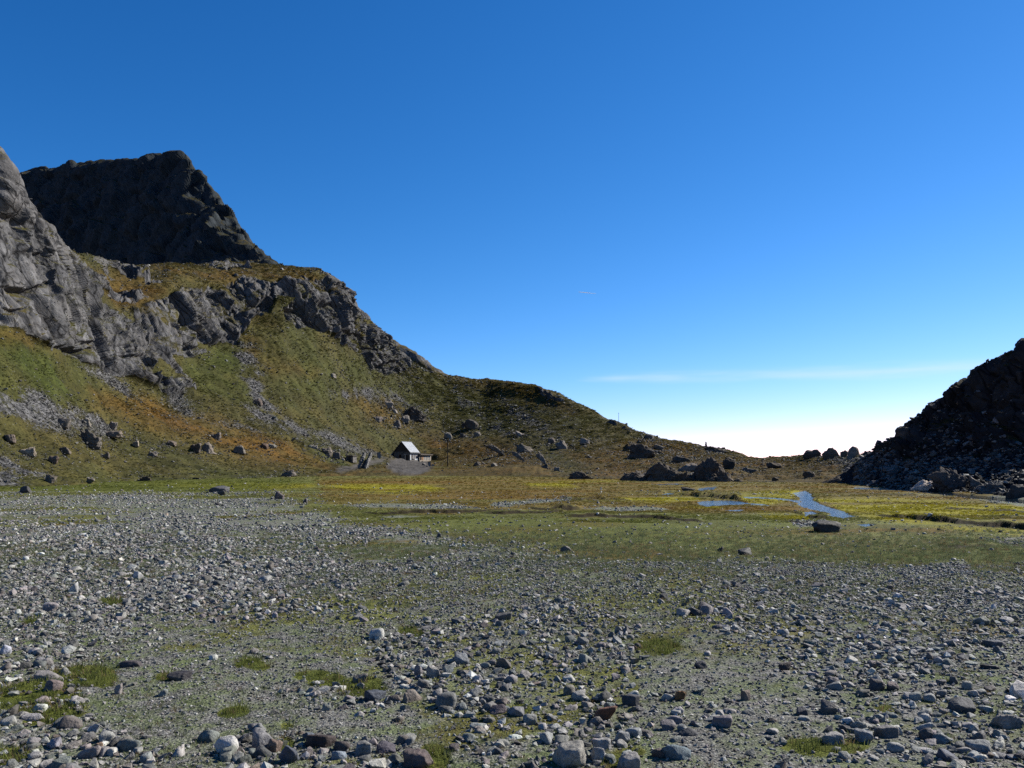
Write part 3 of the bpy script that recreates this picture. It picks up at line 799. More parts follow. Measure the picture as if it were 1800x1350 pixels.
# far peak and the ridge behind the crags
PSKY = [(-200, 345), (25, 306), (60, 298), (72, 292), (80, 292), (86, 299), (100, 297), (118, 289), (127, 284), (136, 290), (150, 286), (190, 281), (220, 281), (250, 279), (262, 274), (290, 271), (320, 270), (330, 276),
        (338, 290), (344, 298), (354, 302), (358, 320), (372, 330), (386, 348), (396, 364), (405, 374), (416, 387), (421, 400), (432, 412), (441, 424), (446, 433), (458, 443), (468, 458), (488, 469), (540, 500)]
PC = {}
for x, yt, Yt in ((-200, 345, 900), (25, 306, 840), (150, 286, 780), (270, 272, 720), (330, 276, 690), (360, 322, 668), (420, 395, 630), (460, 446, 606), (490, 470, 590), (540, 500, 570)):
    yb = 500 if x < 480 else 520
    PC[x] = [(yb + 20, Yt - 75 - 50 * (yb - yt) / 230)] + [(yb + (yt - yb) * f, (Yt - 66 - 46 * (yb - yt) / 230) + (52 + 46 * (yb - yt) / 230) * f ** 1.1) for f in (.1, .45, .82)] + [(yt, Yt)]
pk = np.arange(-120, 540, 2.2)
PYp, YYp, sp = loft(PC, pk, [10, 70, 80, 60, 10], PSKY, 3)
pV = to_world(pk, PYp, YYp); NRP, NCP = PYp.shape
ps = np.repeat(sp, NCP)
pn = normals_of(pV, NRP, NCP)
if pn[:, 1].mean() > 0: pn = -pn
q1, k1 = blocks(pV / np.array([22, 22, 34.]) + fbm(pV / 30, 3, 501)[:, None] * .4, 511)
q2, k2 = blocks(pV / 8.0, 521)
pd = 6.5 * q1 + 2.4 * q2 - 4 * (1 - sstep(0, .2, k1)) + 9 * ridged(pV / np.array([40, 40, 80.]), 4, 531)
pd *= np.where(ps > 3.4, np.clip((4 - ps) / .5, .22, 1), 1.0)
pV = pV + pn * pd[:, None]
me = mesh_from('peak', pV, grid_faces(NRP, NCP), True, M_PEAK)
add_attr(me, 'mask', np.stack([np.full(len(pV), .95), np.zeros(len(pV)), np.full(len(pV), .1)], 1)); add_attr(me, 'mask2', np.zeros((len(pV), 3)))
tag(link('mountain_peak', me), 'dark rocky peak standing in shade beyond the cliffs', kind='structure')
BC = {660: [(700, 400), (640, 415), (585, 430)], 700: [(710, 400), (655, 415), (604, 430)], 740: [(715, 395), (670, 410), (629, 425)], 790: [(720, 390), (690, 405), (660, 420)], 840: [(730, 390), (700, 400), (680, 415)]}
bk = np.arange(660, 840, 2.0)
PYb, YYb, sb = loft(BC, bk, [30, 40, 8], [(660, 585), (695, 600), (702, 603), (716, 611), (740, 627), (748, 632), (764, 645), (780, 656), (800, 664), (840, 680)], 3)
bV = to_world(bk, PYb, YYb)
bn = normals_of(bV, *PYb.shape)
if bn[:, 2].mean() < 0: bn = -bn
bV = bV + bn * (1.1 * blocks(bV / 5.0, 541)[0] + 1.2 * fbm(bV / 9, 4, 551))[:, None]
me = mesh_from('back_ridge', bV, grid_faces(*PYb.shape), True, M_HILL)
add_attr(me, 'mask', np.stack([sstep(1.3, 1.9, np.repeat(sb, len(bk))), np.full(len(bV), .3), np.full(len(bV), .3)], 1)); add_attr(me, 'mask2', np.zeros((len(bV), 3)))
tag(link('ridge', me), 'darker grassy ridge just behind the crag end', kind='structure')

# ------------------------------------------------------------------ where a map point lies on the land
_first_h = hs < 6.02
hV_front = hV[_first_h]; _hp = 900 + FPX * hV_front[:, 0] / hV_front[:, 1]; _hq = HORIZON - FPX * (hV_front[:, 2] - EYE) / hV_front[:, 1]
_rf = rs < 5.02
rV_front = rV[_rf]; _rp = 900 + FPX * rV_front[:, 0] / rV_front[:, 1]; _rq = HORIZON - FPX * (rV_front[:, 2] - EYE) / rV_front[:, 1]
def on_hill(x, y):
    d = (_hp - x) ** 2 + (_hq - y) ** 2
    c = np.argpartition(d, 12)[:12]
    c = c[d[c] < max(9, d.min() * 1.5)]
    return Vector(hV_front[c[np.argmin(hV_front[c][:, 1])]])
def on_right(x, y):
    return Vector(rV_front[np.argmin((_rp - x) ** 2 + (_rq - y) ** 2)])
_lp = np.log(pys - HORIZON)
def ground_z(X, Y):
    px = 900 + FPX * X / Y; py = HORIZON + EYE * FPX / Y
    ci = np.clip(np.interp(px, pxs, np.arange(NCG)), 0, NCG - 1.001); ri = np.clip(np.interp(-py, -pys, np.arange(NRG)), 0, NRG - 1.001)
    c0, r0 = np.floor(ci).astype(int), np.floor(ri).astype(int); fc, fr = ci - c0, ri - r0
    Z = gz.reshape(NRG, NCG)
    return (Z[r0, c0] * (1 - fc) + Z[r0, c0 + 1] * fc) * (1 - fr) + (Z[r0 + 1, c0] * (1 - fc) + Z[r0 + 1, c0 + 1] * fc) * fr
def ground_m(A, X, Y):
    px = 900 + FPX * X / Y; py = HORIZON + EYE * FPX / Y
    c0 = np.clip(np.rint(np.interp(px, pxs, np.arange(NCG))).astype(int), 0, NCG - 1); r0 = np.clip(np.rint(np.interp(-py, -pys, np.arange(NRG))).astype(int), 0, NRG - 1)
    return A.reshape(NRG, NCG)[r0, c0]
def on_plain(x, y):
    Y = EYE * FPX / (y - HORIZON); X = (x - 900) / FPX * Y
    return Vector((X, Y, float(ground_z(np.array([X]), np.array([Y]))[0])))

# ------------------------------------------------------------------ rocks
_ico = {}
def ico(sub):
    if sub not in _ico:
        bm = bmesh.new(); bmesh.ops.create_icosphere(bm, subdivisions=sub, radius=1)
        V = np.array([v.co[:] for v in bm.verts]); F = np.array([[v.index for v in f.verts] for f in bm.faces]); bm.free()
        _ico[sub] = (V, F)
    return _ico[sub]

def rock_mesh(name, seed, sub=3, power=8, planes=12, rough=.06, strata=0.0, mat=None, top=None, flat=False, jag=0.0):
    """a broken stone inside x,y -.5..+.5 and z 0..1"""
    r = np.random.default_rng(seed)
    d, F = ico(sub)
    N = r.normal(size=(planes, 3)); N /= np.linalg.norm(N, axis=1, keepdims=True)
    base = np.array([[1, 0, 0], [-1, 0, 0], [0, 1, 0], [0, -1, 0], [0, 0, 1], [0, 0, -1]]) + r.normal(size=(6, 3)) * .28
    base /= np.linalg.norm(base, axis=1, keepdims=True)
    N = np.vstack([N, base]); H = r.uniform(.72, 1.02, len(N))
    c = np.clip(d @ N.T / H, 0, None)
    rad = 1.0 / (np.sum(c ** power, 1) ** (1 / power))
    V = d * rad[:, None]
    off = r.uniform(0, 50, 3)
    V = V * (1 + rough * fbm(V * 1.7 + off, 4, seed % 997)[:, None] + rough * .5 * fbm(V * 6 + off, 3, seed % 991)[:, None])
    if strata > 0:
        ax = np.array([.42, -.1, .9]); ax /= np.linalg.norm(ax)
        q = V @ ax * 5 + fbm(V * 1.5 + off, 3, 5) * 1.4
        st = np.abs((q % 1) - .5) * 2
        V = V * (1 - strata * (1 - sstep(.1, .5, st)))[:, None]
        b, k = blocks(V * 2.2 + off, seed % 983)
        V = V * (1 + strata * .9 * b - strata * .9 * (1 - sstep(0, .12, k)))[:, None]
    if jag > 0:
        b, k = blocks(V * 1.5 + off, seed % 971, .6)
        b2_, k2_ = blocks(V * 3.6 + off, seed % 967, .7)
        V = V * (1 + jag * b + jag * .4 * b2_ - jag * .5 * (1 - sstep(0, .15, k)) - jag * .25 * (1 - sstep(0, .15, k2_)))[:, None]
    lo, hi = V.min(0), V.max(0)
    V = (V - (lo + hi) / 2) / (hi - lo); V[:, 2] += .5
    V[:, 2] = np.where(V[:, 2] < .32, .32 - (.32 - V[:, 2]) * .3, V[:, 2]); V[:, 2] = (V[:, 2] - V[:, 2].min()) / np.ptp(V[:, 2])
    if top is not None:                   # skyline of the rock: height factor along its width
        f = np.interp(V[:, 0], np.linspace(-.5, .5, len(top)), top)
        V[:, 2] *= f
        V[:, 2] /= V[:, 2].max()
    return mesh_from(name, V, F, not flat, mat)

PAL = [((.34, .33, .32), 4), ((.25, .24, .24), 4), ((.28, .225, .225), 3), ((.23, .25, .245), 3), ((.44, .425, .40), 2.4), ((.12, .12, .125), 3), ((.220, .190, .160), 1.5), ((.175, .195, .170), 1.5), ((.60, .585, .56), .6), ((.15, .115, .105), 1.2), ((.26, .17, .11), .25)]
PC_ = np.array([p[0] for p in PAL]); PW = np.array([p[1] for p in PAL]); PW = PW / PW.sum()
def tints(n, r, gain=1.0):
    q = PC_[r.choice(len(PAL), n, p=PW)]; q = q * .5 + q.mean(1, keepdims=True) * .5
    return np.clip(q * r.uniform(.62, 1.35, (n, 1)) * r.uniform(.96, 1.04, (n, 3)) * gain * np.array([1.20, 1.18, 1.09]), .02, .85)

def shard_mesh(name, seed, mat, npt=13):
    r = np.random.default_rng(seed); bm = bmesh.new()
    q = r.normal(size=(npt, 3)); q /= np.linalg.norm(q, axis=1, keepdims=True)
    q = q * r.uniform(.62, 1.0, (npt, 1)) * np.array([1, r.uniform(.6, 1), r.uniform(.55, .9)])
    for v in q: bm.verts.new(v)
    res = bmesh.ops.convex_hull(bm, input=bm.verts)
    bmesh.ops.delete(bm, geom=[v for v in res['geom_interior'] if isinstance(v, bmesh.types.BMVert)], context='VERTS')
    bmesh.ops.recalc_face_normals(bm, faces=bm.faces)
    me = bpy.data.meshes.new(name); bm.to_mesh(me); bm.free()
    V = np.zeros(len(me.vertices) * 3, np.float32); me.vertices.foreach_get('co', V); V = V.reshape(-1, 3)
    lo, hi = V.min(0), V.max(0); V = (V - (lo + hi) / 2) / (hi - lo); V[:, 2] += .5
    me.vertices.foreach_set('co', V.ravel()); me.materials.append(mat); me.update()
    return me

# prototypes for the scattered stones (kept in an unlinked library collection)
LIB_C = bpy.data.collections.new('cobble_shapes')
COB_ME = []
for k in range(14):
    COB_ME.append(rock_mesh('stone', 1000 + k, 3, 34 if k % 3 != 1 else 12, 4 if k % 3 else 6, .13, .015, mat=M_STONE_O))
for k in range(18):
    m = shard_mesh('cobble_shape', 1050 + k, M_STONE_I, 11 + k % 6) if k % 4 else rock_mesh('cobble_shape', 1000 + k, 2, 12, 6, .14, mat=M_STONE_I)
    o = bpy.data.objects.new('cobble_shape_%02d' % k, m); LIB_C.objects.link(o)
LIB_P = bpy.data.collections.new('pebble_shapes')
for k in range(10):
    o = bpy.data.objects.new('pebble_shape_%02d' % k, shard_mesh('pebble_shape', 1100 + k, M_STONE_I, 10 + k % 5)); LIB_P.objects.link(o)
LIB_S = bpy.data.collections.new('scree_shapes')
for k in range(10):
    o = bpy.data.objects.new('scree_shape_%02d' % k, shard_mesh('scree_shape', 1200 + k, M_STONE_I, 10 + k % 5)); LIB_S.objects.link(o)
LIB_G = bpy.data.collections.new('tuft_shapes')
def tuft_mesh(seed, blades, h, spread, wid):
    r = np.random.default_rng(seed); V = []; F = []
    for _ in range(blades):
        a = r.uniform(0, 6.283); b = r.uniform(0, spread); x, y = b * math.cos(a), b * math.sin(a)
        l = h * r.uniform(.5, 1.1); lean = r.uniform(.1, .9); a2 = a + r.uniform(-.8, .8); w = wid * r.uniform(.7, 1.2)
        dx, dy = math.cos(a2) * lean * l, math.sin(a2) * lean * l; nx, ny = -math.sin(a2) * w, math.cos(a2) * w
        i = len(V)
        V += [(x - nx, y - ny, -.1 * h), (x + nx, y + ny, -.1 * h), (x + dx * .4 + nx * .8, y + dy * .4 + ny * .8, l * .6), (x + dx * .4 - nx * .8, y + dy * .4 - ny * .8, l * .6), (x + dx, y + dy, l * .95), (x + dx, y + dy, l * .96)]
        F += [(i, i + 1, i + 2, i + 3), (i + 3, i + 2, i + 5, i + 4)]
    return mesh_from('tuft_shape', np.array(V), np.array(F), False, M_GRASS)
for k in range(6):
    o = bpy.data.objects.new('tuft_shape_%02d' % k, tuft_mesh(1300 + k, 18, 1.0, .8, .035)); LIB_G.objects.link(o)

LIB_T = bpy.data.collections.new('tussock_shapes')
for k in range(6):
    o = bpy.data.objects.new('tussock_shape_%02d' % k, tuft_mesh(1400 + k, 22, 1.0, .7, .085)); LIB_T.objects.link(o)
def scatter(name, lib, pos, rot, scl, tint, label):
    me = bpy.data.meshes.new(name)
    n = len(pos)
    me.vertices.add(n); me.vertices.foreach_set('co', np.ascontiguousarray(pos, np.float32).ravel())
    for nm, arr in (('rot', rot), ('scl', scl)):
        a = me.attributes.new(nm, 'FLOAT_VECTOR', 'POINT'); a.data.foreach_set('vector', np.ascontiguousarray(arr, np.float32).ravel())
    a = me.attributes.new('idx', 'INT', 'POINT'); a.data.foreach_set('value', np.random.default_rng(n).integers(0, 1000, n).astype(np.int32))
    add_attr(me, 'tint', tint)
    o = link(name, me)
    g = bpy.data.node_groups.new(name, 'GeometryNodeTree')
    g.interface.new_socket('Geometry', in_out='INPUT', socket_type='NodeSocketGeometry'); g.interface.new_socket('Geometry', in_out='OUTPUT', socket_type='NodeSocketGeometry')
    gi, go = g.nodes.new('NodeGroupInput'), g.nodes.new('NodeGroupOutput')
    ci = g.nodes.new('GeometryNodeCollectionInfo'); ci.inputs[0].default_value = lib; ci.inputs[1].default_value = True; ci.inputs[2].default_value = True
    ip = g.nodes.new('GeometryNodeInstanceOnPoints'); ip.inputs['Pick Instance'].default_value = True
    def at(nm, typ):
        q = g.nodes.new('GeometryNodeInputNamedAttribute'); q.data_type = typ; q.inputs[0].default_value = nm; return q.outputs[0]
    g.links.new(gi.outputs[0], ip.inputs['Points']); g.links.new(ci.outputs[0], ip.inputs['Instance'])
    g.links.new(at('idx', 'INT'), ip.inputs['Instance Index'])
    er = g.nodes.new('FunctionNodeEulerToRotation'); g.links.new(at('rot', 'FLOAT_VECTOR'), er.inputs[0]); g.links.new(er.outputs[0], ip.inputs['Rotation'])
    g.links.new(at('scl', 'FLOAT_VECTOR'), ip.inputs['Scale']); g.links.new(ip.outputs[0], go.inputs[0])
    md = o.modifiers.new('scatter', 'NODES'); md.node_group = g
    return tag(o, label, kind='stuff')

# ---- hand-placed stones of the near floor: x0, x1, base row, height px, tint, shape power, label
PALE, GREY, DARK, BLUE, BROWN, RUST, PURP, GRN = (.40, .385, .36), (.24, .23, .225), (.085, .083, .088), (.105, .12, .15), (.16, .125, .105), (.20, .085, .04), (.17, .135, .14), (.17, .195, .185)
NEAR = [
 (968, 1030, 1352, 38, (.33, .31, .265), 16, 'big pale flat-topped stone, widest stone at the lower edge of the picture'),
 (1038, 1065, 1340, 25, PALE, 14, 'pale angular stone just beside the big flat-topped stone'),
 (1044, 1076, 1322, 18, PALE, 6, 'long pale rounded stone behind the pale angular stone'),
 (1082, 1109, 1308, 19, (.36, .355, .34), 12, 'whitish wedge stone in the green patch above the lower edge'),
 (1084, 1126, 1354, 24, (.30, .28, .26), 6, 'smooth pinkish-grey stone cut by the lower edge, beside the pale stones'),
 (1044, 1084, 1266, 26, (.21, .10, .06), 10, 'rust-red long stone with pale end, lying aslant among grey cobbles'),
 (1062, 1084, 1252, 20, GRN, 12, 'greenish slab leaning behind the rust-red stone'),
 (1094, 1125, 1238, 18, DARK, 14, 'black angular stone with lit top above the rust-red stone'),
 (1168, 1218, 1338, 24, (.17, .22, .24), 12, 'blue-green broad angular stone by the bare gravel'),
 (1147, 1172, 1335, 14, BROWN, 5, 'brown smooth stone touching the blue-green stone'),
 (1183, 1205, 1228, 16, (.26, .13, .05), 8, 'small orange-brown stone alone on the bare gravel'),
 (1304, 1321, 1230, 16, (.24, .18, .14), 14, 'small tan stone alone on gravel, second from the orange-brown stone'),
 (1252, 1288, 1280, 20, (.24, .205, .205), 9, 'pinkish-grey block alone on the bare gravel'),
 (1163, 1191, 1285, 15, (.22, .19, .19), 5, 'rounded mauve stone paired with another on the bare gravel'),
 (1172, 1200, 1273, 12, (.24, .21, .21), 5, 'rounded mauve stone behind its twin on the bare gravel'),
 (1195, 1228, 1296, 10, DARK, 6, 'flat dark wedge stone on the bare gravel'),
 (1221, 1244, 1177, 12, DARK, 12, 'black stone at the back edge of the bare gravel'),
 (434, 476, 1325, 30, GREY, 7, 'large speckled grey stone near the lower left, brown block beside it'),
 (464, 492, 1330, 22, (.25, .18, .14), 16, 'brown block leaning on the large speckled grey stone'),
 (486, 524, 1350, 29, (.10, .11, .135), 12, 'large slate-blue stone at the lower edge'),
 (534, 586, 1319, 20, (.075, .055, .05), 8, 'long dark maroon stone lying on gravel'),
 (530, 552, 1305, 13, BLUE, 10, 'small slate-blue stone behind the dark maroon stone'),
 (622, 652, 1332, 20, (.29, .28, .26), 6, 'light round grey stone near the lower edge'),
 (660, 694, 1329, 13, (.12, .105, .12), 7, 'flat dark purple stone near the lower edge'),
 (580, 607, 1340, 14, (.28, .32, .36), 12, 'pale blue stone with a slanting top near the lower edge'),
 (708, 758, 1354, 26, (.14, .105, .095), 6, 'large brown boulder-like cobble cut by the lower edge beside a grass tuft'),
 (709, 738, 1234, 20, (.20, .165, .14), 4, 'round brown stone beside the pink flowers'),
 (618, 644, 1195, 15, (.17, .155, .135), 14, 'dark tent-shaped stone in the green hollow'),
 (638, 676, 1231, 18, (.085, .095, .115), 14, 'black-blue slab tilted to one side behind pale cobbles'),
 (748, 772, 1192, 19, (.29, .275, .25), 18, 'light cube-like stone on the cobble bank'),
 (725, 742, 1187, 18, (.24, .22, .22), 7, 'upright oval grey stone beside the light cube-like stone'),
 (800, 826, 1166, 20, (.25, .26, .26), 5, 'pale egg-shaped stone on top of the cobble bank'),
 (872, 900, 1172, 18, (.15, .12, .115), 6, 'dark brown rounded stone on the cobble bank'),
 (891, 922, 1258, 14, (.25, .245, .245), 5, 'pale oval stone next to a dark oval pair'),
 (858, 890, 1256, 13, (.15, .12, .125), 5, 'dark mauve oval stone left of the pale oval stone'),
 (119, 135, 1040, 17, (.50, .485, .46), 4, 'white egg-shaped stone standing out in the cobble field'),
 (233, 248, 1019, 13, (.46, .45, .43), 4, 'white rounded stone in the far cobble band'),
 (-4, 15, 1147, 16, (.50, .50, .56), 7, 'bluish-white stone at the left edge of the picture'),
 (73, 97, 1073, 14, (.34, .30, .29), 9, 'pinkish-white blocky stone in the left cobble field'),
 (200, 246, 1172, 10, (.10, .085, .085), 6, 'long flat dark stone in the left gravel'),
 (58, 104, 1193, 12, (.29, .265, .245), 6, 'long flat pale stone by the mossy patch'),
 (294, 328, 1197, 13, (.055, .05, .055), 12, 'black angular stone beside a moss patch'),
 (74, 102, 1212, 18, (.24, .19, .175), 8, 'reddish cone-shaped stone in the mossy patch'),
 (150, 172, 1292, 17, (.44, .44, .44), 14, 'white angular stone in the near left gravel'),
 (341, 377, 1304, 17, (.22, .235, .21), 6, 'greenish-grey rounded stone in the near left gravel'),
 (159, 179, 1321, 12, (.36, .25, .17), 9, 'pale orange-stained stone in the near left gravel'),
 (35, 72, 1262, 9, (.40, .375, .36), 8, 'long thin white stone near the left edge'),
 (198, 211, 1220, 18, (.31, .27, .25), 10, 'small upright pinkish stone in the left gravel'),
 (73, 104, 1317, 16, (.36, .34, .37), 9, 'lilac-white slab in the near left corner'),
 (1399, 1423, 1257, 13, (.08, .08, .09), 14, 'black block at the edge of the grey-green patch'),
 (1441, 1472, 1254, 20, (.13, .115, .11), 16, 'dark square block with lit edge on the right cobbles'),
 (1447, 1496, 1309, 16, (.31, .29, .265), 10, 'flat pale triangular slab lying by the green patch'),
 (1508, 1541, 1304, 18, (.25, .25, .245), 14, 'grey angular stone right of the flat triangular slab'),
 (1541, 1580, 1296, 18, (.19, .175, .165), 6, 'rounded grey-brown stone, humped, in the right cobbles'),
 (1605, 1644, 1282, 13, (.34, .34, .325), 9, 'pale flat stone behind the upright brown stone'),
 (1621, 1643, 1298, 18, (.15, .13, .12), 12, 'small upright brown stone among pale slabs'),
 (1639, 1674, 1303, 15, (.30, .31, .29), 7, 'pale rounded slab in front of the upright brown stone'),
 (1676, 1722, 1253, 20, (.07, .07, .075), 14, 'large black stone with hollow face on the right cobbles'),
 (1748, 1802, 1280, 22, (.27, .25, .225), 9, 'striped pale slab at the right edge'),
 (1655, 1690, 1342, 19, (.10, .105, .13), 16, 'dark slate block near the lower right corner'),
 (1730, 1761, 1181, 8, (.06, .055, .05), 6, 'flat black stone on the gravel at the right'),
 (1734, 1762, 1140, 11, (.12, .125, .14), 12, 'dark angular stone at the right, behind the flat black stone'),
 (1528, 1561, 1214, 17, (.10, .085, .08), 12, 'dark tent-shaped stone in the right cobbles'),
 (1559, 1582, 1213, 12, (.20, .155, .14), 10, 'reddish slab leaning beside the dark tent-shaped stone'),
 (1370, 1394, 1181, 14, (.085, .06, .055), 16, 'maroon upright wedge stone at the edge of the slabs'),
 (1110, 1122, 1143, 8, (.27, .16, .12), 9, 'small reddish stone among grey cobbles'),
 (1216, 1236, 1087, 12, (.09, .08, .07), 14, 'dark peaked stone in the mid gravel'),
 (1228, 1258, 1076, 12, (.13, .115, .11), 14, 'broken dark slab leaning in the mid gravel'),
 (1160, 1175, 1056, 10, (.07, .07, .07), 10, 'small black stone heading the dark slabs'),
 (870, 900, 1092, 13, (.16, .15, .14), 14, 'dark leaning slab in the middle of the plain'),
 (1432, 1480, 937, 19, (.060, .052, .042), 9, 'large dark isolated boulder in the bog beside the stream'),
 (1198, 1223, 866, 7, (.055, .048, .042), 7, 'low dark boulder in the bog below the rock mass'),
 (482, 498, 879, 14, (.15, .12, .115), 18, 'tilted dark block at the far edge of the stones'),
 (366, 397, 867, 11, (.12, .115, .115), 9, 'dark boulder on the green flat at the far edge of the stones'),
 (382, 396, 872, 9, (.09, .085, .08), 12, 'small dark boulder touching the larger one on the green flat'),
 (33, 54, 868, 12, (.08, .075, .075), 12, 'dark pointed boulder at the far left edge of the stones'),
 (532, 540, 884, 9, (.13, .11, .11), 10, 'small upright block beside the tilted dark block'),
 (1262, 1272, 972, 9, (.09, .08, .075), 10, 'small black block at the edge of the grass'),
 (1300, 1327, 978, 10, (.075, .07, .065), 10, 'low black rock where grass meets cobbles'),
 (984, 1004, 975, 11, (.15, .14, .12), 8, 'mossy rounded rock beside a bright green patch'),
]
TAKEN = []
for k, (x0, x1, by, hp, col, pw, lab) in enumerate(NEAR):
    p = on_plain((x0 + x1) / 2, by)
    sc = p.y / FPX; w = (x1 - x0) * sc; h = hp * sc
    dep = w * random.uniform(.7, 1.0) if w < 3 * h else w * .6
    me = rock_mesh('stone', 3000 + k, 4, pw * 2.4, 6, .12, .016, mat=M_STONE_O)
    o = link('stone' if p.y < 30 else 'boulder', me, None, (p.x, p.y + dep * .35, p.z - h * .24), (random.uniform(-.06, .06), random.uniform(-.10, .10), random.uniform(-.25, .25)), (w * 1.04, dep, h * 1.27))
    o.color = (*col, 1)
    TAKEN.append((p.x, p.y + dep * .35, max(w, dep) * .55))
    tag(o, lab, 'stone' if p.y < 30 else 'boulder', 'stones lying on the valley floor' if p.y < 30 else 'boulders on the grassy flats')

# ---- scattered stones of the floor
def sample_floor(n, y0, y1, r, side=5.0):
    """even cover of the floor, reaching some metres past both sides of the view; n is the count inside the view"""
    y0 = max(1.6, y0 - 1.2)
    k = (.72 * (y1 ** 2 - y0 ** 2) + 2 * side * (y1 - y0)) / (.74 * (y1 ** 2 - y0 ** 2))
    n = int(n * k)
    Y = r.uniform(y0, y1, n * 3)
    Y = Y[r.uniform(0, 1, n * 3) < (.72 * Y + side) / (.72 * y1 + side)][:n]
    return r.uniform(-1, 1, len(Y)) * (.72 * Y + side), Y
r = np.random.default_rng(77)
allp = []
for (n, y0, y1, s0, s1, gpow) in ((38000, 4.0, 26, .05, .125, 1.1), (2300, 4.4, 50, .13, .22, 1.6), (90000, 18, 52, .05, .15, 1.0), (40, 10, 50, .22, .34, 1.6), (11000, 4.2, 19, .065, .14, 9.0), (130000, 3.9, 22, .024, .06, .7), (7000, 48, 80, .10, .28, 1.2)):
    X, Y = sample_floor(n, y0, y1, r); n = len(X)
    P3 = np.stack([X, Y, X * 0], 1)
    g = ground_m(gravel, X, Y); wt = ground_m(wet, X, Y); pa = ground_m(path, X, Y)
    patch = np.clip(.52 + 2.0 * fbm(P3 / 2.4, 4, 601), .04, 1) if s1 < .3 else np.clip(.45 + 1.8 * fbm(P3 / 4.0, 3, 611), 0, 1)
    bias = (1 - .88 * pa) if s0 > .06 else 1.0
    prob = (g ** gpow) * patch * bias * (1 - wt)
    prob = np.maximum(prob, .045 * (Y > 15)) if gpow < 5 else prob * 0
    hp_ = ground_m(heap, X, Y)
    prob = np.maximum(prob * (.55 + .45 * hp_), hp_ * .95 * (1 - wt) * (1 - .6 * ground_m(spot, X, Y)))
    keep = r.uniform(0, 1, n) < prob
    X, Y = X[keep], Y[keep]
    s = s0 * (s1 / s0) ** (r.beta(1.0, 2.0, len(X)))
    allp.append(np.stack([X, Y, s], 1))
A = np.vstack(allp)
for (x, y, rad) in TAKEN:
    if y < 30: A = A[np.hypot(A[:, 0] - x, A[:, 1] - y) > rad + A[:, 2] * .25]
A = A[np.argsort(-A[:, 2] / A[:, 1])]
nA = len(A)
Zg = ground_z(A[:, 0], A[:, 1])
flat = r.uniform(.42, .85, nA); elong = r.uniform(.62, 1.0, nA)
yaw = r.uniform(0, 6.283, nA)
# flagstone-like shards on the right lean one way
shard = (A[:, 0] > .17 * A[:, 1]) & (r.uniform(0, 1, nA) < .55)
flat = np.where(shard, flat * .62, flat)
rx_, ry_ = r.normal(0, .24, nA), r.normal(0, .24, nA)
scl = np.stack([A[:, 2], A[:, 2] * elong, A[:, 2] * flat], 1)
tnt = tints(nA, r)
pos = np.stack([A[:, 0], A[:, 1], Zg - scl[:, 2] * .30], 1)
rot = np.stack([rx_, ry_, yaw], 1)
infr = (np.abs(A[:, 0] / A[:, 1]) < .63) & (EYE * FPX / A[:, 1] + HORIZON < 1349)
big_i = np.where(infr)[0][:215]
small = np.setdiff1d(np.arange(nA), big_i)
COB_OBJ = COB_ME
def zone_of(px, py):
    v = 'lower edge' if py > 1270 else ('middle distance' if py < 1120 else 'near floor')
    hpos = 'left' if px < 600 else ('right' if px > 1130 else 'centre')
    return {('lower edge', 'left'): 'in the near gravel at the lower left', ('lower edge', 'centre'): 'in the cobble heap along the lower edge', ('lower edge', 'right'): 'among slabs at the lower right',
            ('near floor', 'left'): 'in the mossy gravel on the left', ('near floor', 'centre'): 'on the cobble bank around the pink flowers', ('near floor', 'right'): 'in the stone field on the right',
            ('middle distance', 'left'): 'in the cobble band on the left, further off', ('middle distance', 'centre'): 'in the mid-plain cobbles', ('middle distance', 'right'): 'in the mid-plain slabs on the right'}[(v, hpos)]
def hue_word(c):
    l = c.mean()
    tone = 'dark' if l < .13 else ('pale' if l > .29 else 'mid-toned')
    if c[0] > c[2] * 1.22: hue = 'brownish'
    elif c[1] > c[0] * 1.04: hue = 'greenish'
    elif c[2] > c[1] * 1.03 and c[0] > c[1] * 1.0: hue = 'mauve'
    else: hue = 'grey'
    return tone + ' ' + hue
def short(lab):
    for w_ in (',', ' just ', ' beside ', ' behind ', ' in the ', ' on the ', ' at the ', ' above ', ' alone ', ' touching ', ' paired ', ' near ', ' leaning ', ' lying ', ' standing ', ' with ', ' next ', ' by ', ' cut ', ' left of ', ' right of ', ' among ', ' heading ', ' among ', ' tilted ', ' on top ', ' on gravel', ' where '):
        if w_ in lab: lab = lab[:lab.index(w_)]
    return lab
ANCH = [((x0 + x1) / 2, by, short(lab)) for (x0, x1, by, hp, col, pw, lab) in NEAR if by > 960]
USED = set()
for i in big_i:
    px_, py_ = 900 + FPX * A[i, 0] / A[i, 1], HORIZON + EYE * FPX / A[i, 1]
    o = link('stone', COB_OBJ[i % 14], None, pos[i], rot[i], scl[i])
    o.color = (*tnt[i], 1)
    zn = zone_of(px_, py_)
    shp = 'flat' if flat[i] < .48 else ('rounded' if i % 14 % 3 != 2 else 'angular')
    sz = 'large' if A[i, 2] / A[i, 1] * FPX > 34 else 'middling'
    lab = '%s %s %s cobble %s' % (sz, shp, hue_word(tnt[i]), zn)
    if lab in USED:
        for ax_, ay_, nm_ in sorted(ANCH, key=lambda q: (q[0] - px_) ** 2 + ((q[1] - py_) * 2) ** 2)[:6]:
            rel = ('behind' if py_ < ay_ else 'in front of') if abs(px_ - ax_) < abs(py_ - ay_) * 2 else ('left of' if px_ < ax_ else 'right of')
            alt = '%s %s %s cobble %s the %s' % (sz, shp, hue_word(tnt[i]), rel, nm_)
            if alt not in USED and len(alt.split()) <= 16:
                lab = alt; break
    USED.add(lab)
    tag(o, lab, 'stone', 'cobbles ' + zn)
near_sm = small[A[small, 2] < .085]; far_sm = small[A[small, 2] >= .085]
